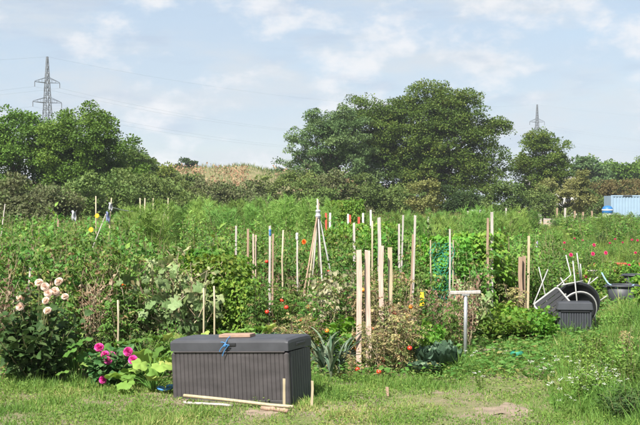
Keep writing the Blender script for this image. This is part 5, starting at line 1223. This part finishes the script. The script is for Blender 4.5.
for bx, by, D, kd, lb in ((97, 216, 26.6, 'yellow', "tall plant with a yellow flower against the tall cane"), (91, 230, 24, 'yellow', "leafy plant with a yellow flower below the tall cane"), (62, 268, 15.5, 'orange', "plant with an orange-red bloom behind the peach dahlia"), (304, 242, 18.8, 'orange', "plant with an orange bloom beside the bean tipi"), (124, 287, 14.2, 'orange', "plant with an orange bloom left of the gourd vines")):
    X = px2x(bx, D); z = py2z(by, D); e = plant('tall' if D > 20 else 'tangle', X, D, z * 0.8, lb, None, z)
    f = link("flower", FL[kd][0], e, (0, -0.0, 1.0)); f.scale = [1.0 / q for q in e.scale]; f.rotation_euler = (R(60), 0, -e.rotation_euler[2])

# tall weeds on the right, a dark clump in the near corner, white-flowered yarrow
Zn('weed', 46, 566, 670, 10.8, 18.8, 0.22, 0.46, "green weed in the rough grass below the chair heap", "weeds in the rough grass", 0.9, 0.25)
Zn('tuft', 90, 566, 680, 11, 22, 0.3, 0.55, "long grass tuft in the rough ground right of the path", "grass tufts on the right", 0.8, 0.22)
for px, py, h in ((617, 419, 0.27), (634, 416, 0.3), (626, 424, 0.24)):
    plant('nettle', px2x(px, gD(py)), gD(py), 0.36, "dark leafy weed clump at the path's rough right edge", "dark weed clumps", h)
for px, h in ((625, 0.5), (632, 0.46)):
    D = 12.9; e = plant('drytomato', px2x(px, D), D, 0.28, "dried yellowish weed stem rising from the rough grass", "dried weed stems", h, name="dry_weed", cat="weed")
def mk_yarrow(h):
    gs, gf = Geo(), Geo()
    for i in range(4):
        a = rng.random() * 6.28; b = 0.13 * rng.random(); P = stem_line((0.02 * cos(a), 0.02 * sin(a), -0.01), (b * cos(a), b * sin(a), h * rng.uniform(0.75, 1)), 0.008, 5); gs.tube(P, 0.0025, 4)
        k = 16; gs.leaves(NEEDLE, along(P, rng.uniform(0.05, 0.8, k)), rdir(k, 0.4), rdir(k), 0.06, wide=0.15)
        k = 9; q = hdir(k) * rng.random((k, 1)) ** 0.5 * 0.02; q[:, 2] = rng.normal(0, 0.004, k)
        gf.leaves(RHOMB, P[-1] + q, hdir(k), np.tile((0, -0.3, 1.0), (k, 1)), 0.013, wide=1.2)
    return [("stems", gs.mesh("yarrow_stems", MT['weed'])), ("flower_heads", gf.mesh("yarrow_heads", MT['white']))]
K['yarrow'] = [mk_yarrow(1.0 * 0.22) for _ in range(3)]; NAMES['yarrow'] = 'yarrow_plant'; CATS['yarrow'] = 'flower'
for i in range(34):
    px, py = (rng.normal(582, 22), rng.normal(384, 10)) if i < 26 else (rng.uniform(470, 640), rng.uniform(345, 412))
    D = gD(py + 12); plant('yarrow', px2x(px, D), D, 1.0, "small white-flowered weed in the rough grass", "white-flowered weeds", rng.uniform(0.8, 1.35))

# ------------------------------------------------------------------ labels by neighbour: the plant of a kind that stands closest to a landmark
KINDTXT = {'tomato_plant': 'tomato plant', 'withered_tomato_plant': 'withered tan tomato plant', 'straggly_plant': 'straggly half-dry plant', 'bean_plant': 'climbing bean plant', 'leafy_bush': 'leafy green bush', 'dark_bush': 'dark leafy bush',
           'asparagus_plant': 'feathery asparagus plant', 'squash_plant': 'broad-leaved squash plant', 'gourd_vine': 'pale-leaved gourd vine', 'pale_leaved_plant': 'cream-leaved plant', 'low_bean_plant': 'low bright green bean plant', 'dry_stalk_plant': 'dry brown bare-stalked plant', 'weed_plant': 'green weed', 'grass_tuft': 'long grass tuft'}
LAND = [('taller of the front pair', 'the tallest thick pine stake'), ('paired with a yellowish', 'the pinkish stake paired with a yellowish one'), ('yellowish pine stake', 'the yellowish pine stake'), ('short bamboo cane', 'the short bamboo cane'), ('tall weathered stake with a blue', 'the stake wrapped in blue'),
        ('long yellowish cane above', 'the long yellowish cane'), ('white wrapped top', 'the stake with a white wrapped top'), ('tipi of grey', 'the bean tipi'), ('short grey stake alone', 'the lone short grey stake'), ('dark grey stake behind', 'the dark grey stake'), ('broad grey weathered post', 'the broad grey post'),
        ('tall slightly leaning grey', 'the tall leaning grey stake'), ('pale thin stake beside the bundled', 'the bundled green net'), ('brown upright stake of the tall pair', 'the brown stake of the tall pair'), ('galvanised T-shaped', 'the metal T-post'), ('tall pale stake beside two', 'the two short brown planks'), ('lavender plastic pipe', 'the lavender pipe'),
        ('yellow flowers beside it', 'the tall cane with yellow flowers'), ('blue rags tied', 'the cane with blue rags'), ('short brown stake among', 'the short brown stake'), ('leaning pale stick', 'the leaning pale stick'), ('peach blooms', 'the peach dahlia'), ('magenta blooms', 'the magenta dahlia'), ('slate plastic crate', 'the slate crate'),
        ('tub with a pale blue hose', 'the tub with the hose'), ('cabbage closest', 'the cabbage by the T-post'), ('low red plank bench', 'the red bench'), ('spade with', 'the spade'), ('slanting thin grey stake', 'the slanting thin stake'), ('yellow card', 'the yellow card'), ('standing alone in the asparagus', 'the lone cane in the asparagus'), ('dark lattice', '')]
tops = [o for o in COL.objects if o.parent is None and "label" in o]
taken = set()
for key, txt in LAND:
    lm = [o for o in tops if key in o["label"]]
    if not lm or not txt: continue
    L0 = lm[0].location; best = {}
    for o in tops:
        nm = o.name.split('.')[0]
        if nm in KINDTXT and "group" in o and o.name not in taken:
            d = (o.location - L0).length
            if d < 0.04 * L0.y + 0.5 and (nm not in best or d < best[nm][0]): best[nm] = (d, o)
    for nm, (d, o) in best.items():
        o["label"] = KINDTXT[nm] + " standing closest to " + txt; taken.add(o.name)

# ------------------------------------------------------------------ grass and ground cover
def in_soil(X, Y, f=1.0):
    m = np.zeros(len(X), bool)
    for a, b, wx, wd in SOIL: m |= ((X - a) / (wx * f)) ** 2 + ((Y - b) / (wd * f)) ** 2 < 1
    return m
def value_noise(X, Y, s, seed):
    rg = np.random.default_rng(seed); G = rg.random((64, 64)); x, y = (X * s) % 63, (Y * s) % 63
    i, j = x.astype(int), y.astype(int); u, v = x - i, y - j; u, v = u * u * (3 - 2 * u), v * v * (3 - 2 * v)
    return G[j, i] * (1 - u) * (1 - v) + G[j, i + 1] * u * (1 - v) + G[j + 1, i] * (1 - u) * v + G[j + 1, i + 1] * u * v
def front_points(N):
    D = np.sqrt(rng.uniform(9.2 ** 2, 20 ** 2, N)); p = rng.uniform(-15, 655, N); X = (p - 320) / FPX * D
    lim = np.interp(p, [0, 90, 180, 320, 420, 465, 475, 545, 560, 640], [12.1, 12.0, 11.9, 12.2, 12.6, 14.0, 15.3, 15.6, 19.5, 20])
    k = D < lim + rng.normal(0, 0.15, N)
    loc = rotm('z', TH)[:2, :2] @ np.stack([X - BX, D - BY]); inbox = (loc[0] < 0.0) & (loc[0] > -BL) & (loc[1] > 0.0) & (loc[1] < BW)
    return X[k & ~inbox], D[k & ~inbox], p[k & ~inbox]
X, Y, p = front_points(420000)
n1 = value_noise(X, Y, 1.7, 1) * 0.6 + value_noise(X, Y, 5.0, 2) * 0.4; n2 = value_noise(X + 9, Y, 0.8, 3)
path = np.exp(-((p - np.interp(Y, [9.3, 11, 13, 16], [330, 480, 560, 590])) / np.interp(Y, [9.3, 11, 13, 16], [260, 90, 45, 25])) ** 2)     # trodden strip
loc = rotm('z', TH)[:2, :2] @ np.stack([X - BX, Y - BY]); nearbox = (loc[0] < 0.05) & (loc[0] > -BL - 0.05) & (loc[1] > -0.22) & (loc[1] < BW)
keep = (rng.random(len(X)) < 0.4 + 0.9 * n1 - 0.35 * path) & ~(in_soil(X, Y, 0.8) & (rng.random(len(X)) < 0.82)) & ~(in_soil(X, Y, 1.3) & (rng.random(len(X)) < 0.5)) & ~((np.abs(p - 575) < 26) & (Y > CD - 0.9) & (rng.random(len(X)) < 0.75)) & ~(nearbox & (rng.random(len(X)) < 0.55))
X, Y, p, n1, n2, path = (q[keep] for q in (X, Y, p, n1, n2, path)); n = len(X)
rough = np.clip((p - np.interp(Y, [9.3, 11, 14, 20], [590, 545, 530, 540])) / 40, 0, 1)
hgt = (0.026 + 0.11 * n1 ** 2) * (1 - 0.4 * path) * (1 + 1.9 * rough) * rng.uniform(0.5, 1.5, n)
hgt *= 0.55 + 1.2 * value_noise(X, Y, 8.0, 21) ** 2
bed = np.clip((Y - np.interp(p, [0, 470, 471, 640], [11.5, 12.0, 14.5, 30])) / 0.5, 0, 1); hgt *= 1 + 0.7 * bed
n3 = value_noise(X + 3, Y + 5, 3.1, 5)
dryv = np.clip(0.25 + 0.65 * (n2 - 0.4) + 0.5 * (n3 - 0.5) + 0.28 * path + rng.normal(0, 0.22, n) - 0.12 * rough, 0, 1)
g = Geo(); g.leaves(BLADE, np.stack([X, Y, np.zeros(n) - 0.004], 1), rdir(n, 1.5, 0.8) * (1, 1, 1), rdir(n), hgt, wide=np.clip(0.0066 / hgt, 0.03, 0.25), rnd=dryv)
tag(link("grass", g.mesh("grass", MT['grass'])), "short uneven grass of the path along the garden beds", "grass", kind="stuff")
# clover and other small broad leaves
X, Y, p = front_points(80000); c_ = value_noise(X, Y, 2.3, 8) * 0.6 + value_noise(X, Y, 6, 9) * 0.4
k = (c_ > 0.54) & ~in_soil(X, Y, 0.9); X, Y, p, c_ = X[k], Y[k], p[k], c_[k]; n = len(X)
g = Geo(); g.leaves(OVAL, np.stack([X, Y, rng.uniform(0.0, 0.075, n) * (0.5 + c_)], 1), hdir(n, 0.35), rdir(n, 2.0), rng.uniform(0.014, 0.034, n), wide=1.2)
tag(link("ground_cover", g.mesh("ground_cover", MT['weed'])), "clover and small leafy weeds in the path grass", "weeds", kind="stuff")
# weeds under the beds: dry litter and seedlings
N = 60000; D = np.sqrt(rng.uniform(12.2 ** 2, 26 ** 2, N)); pp = rng.uniform(-15, 655, N); X = (pp - 320) / FPX * D
loc = rotm('z', TH)[:2, :2] @ np.stack([X - BX, D - BY]); k = ~((loc[0] < 0.03) & (loc[0] > -BL - 0.03) & (loc[1] > -0.03) & (loc[1] < BW + 0.03)); X, D = X[k], D[k]; N = len(X)
g = Geo(); g.leaves(OVAL, np.stack([X, D, rng.uniform(0.0, 0.12, N)], 1), hdir(N, 0.3), rdir(N, 1.5), rng.uniform(0.04, 0.09, N))
tag(link("bed_weeds", g.mesh("bed_weeds", MT['tomato'])), "low weeds and litter covering the soil of the beds", "weeds", kind="stuff")
# the meadow before the container and the far edge of the plots
N = 64000; D = np.sqrt(rng.uniform(24 ** 2, 106 ** 2, N)); pp = rng.uniform(555, 665, N); X = (pp - 320) / FPX * D
k = (D > 60) | (rng.random(N) < 0.3); X, D = X[k], D[k]; N = len(X)
h_ = rng.uniform(0.35, 0.85, N) * np.interp(D, [24, 40, 60, 106], [0.5, 0.85, 1.05, 0.9])
g = Geo(); g.leaves(BLADE, np.stack([X, D, np.zeros(N) - 0.01], 1), rdir(N, 2.2, 0.7), rdir(N), h_, wide=np.clip(0.010 * D / 30 / h_, 0.01, 0.06))
tag(link("meadow_grass", g.mesh("meadow_grass", MT['weed'])), "tall meadow grass before the blue container", "grass", kind="stuff")
N = 60000; D = np.sqrt(rng.uniform(46 ** 2, 125 ** 2, N)); pp = rng.uniform(-30, 610, N); X = (pp - 320) / FPX * D; h_ = rng.uniform(0.5, 1.4, N) * np.where(pp > 532, 0.4, 1)
g = Geo(); g.leaves(BLADE, np.stack([X, D, np.zeros(N) - 0.01], 1), rdir(N, 2.2, 0.7), rdir(N), h_, wide=np.clip(0.011 * D / 30 / h_, 0.01, 0.06))
tag(link("field_grass", g.mesh("field_grass", MT['meadow'])), "tall grass and weeds at the far edge of the plots", "grass", kind="stuff")

# ------------------------------------------------------------------ summer haze
m, nt, out = new_mat("haze"); pv = nt.nodes.new("ShaderNodeVolumePrincipled"); pv.inputs['Density'].default_value = 0.00022
pv.inputs['Color'].default_value = (0.86, 0.92, 1.0, 1); pv.inputs['Anisotropy'].default_value = 0.0
nt.links.new(pv.outputs[0], out.inputs['Volume'])
g = Geo(); g.box((0, 520, 29), (1820, 1180, 60)); o = link("haze", g.mesh("haze", m)); tag(o, kind="stuff")
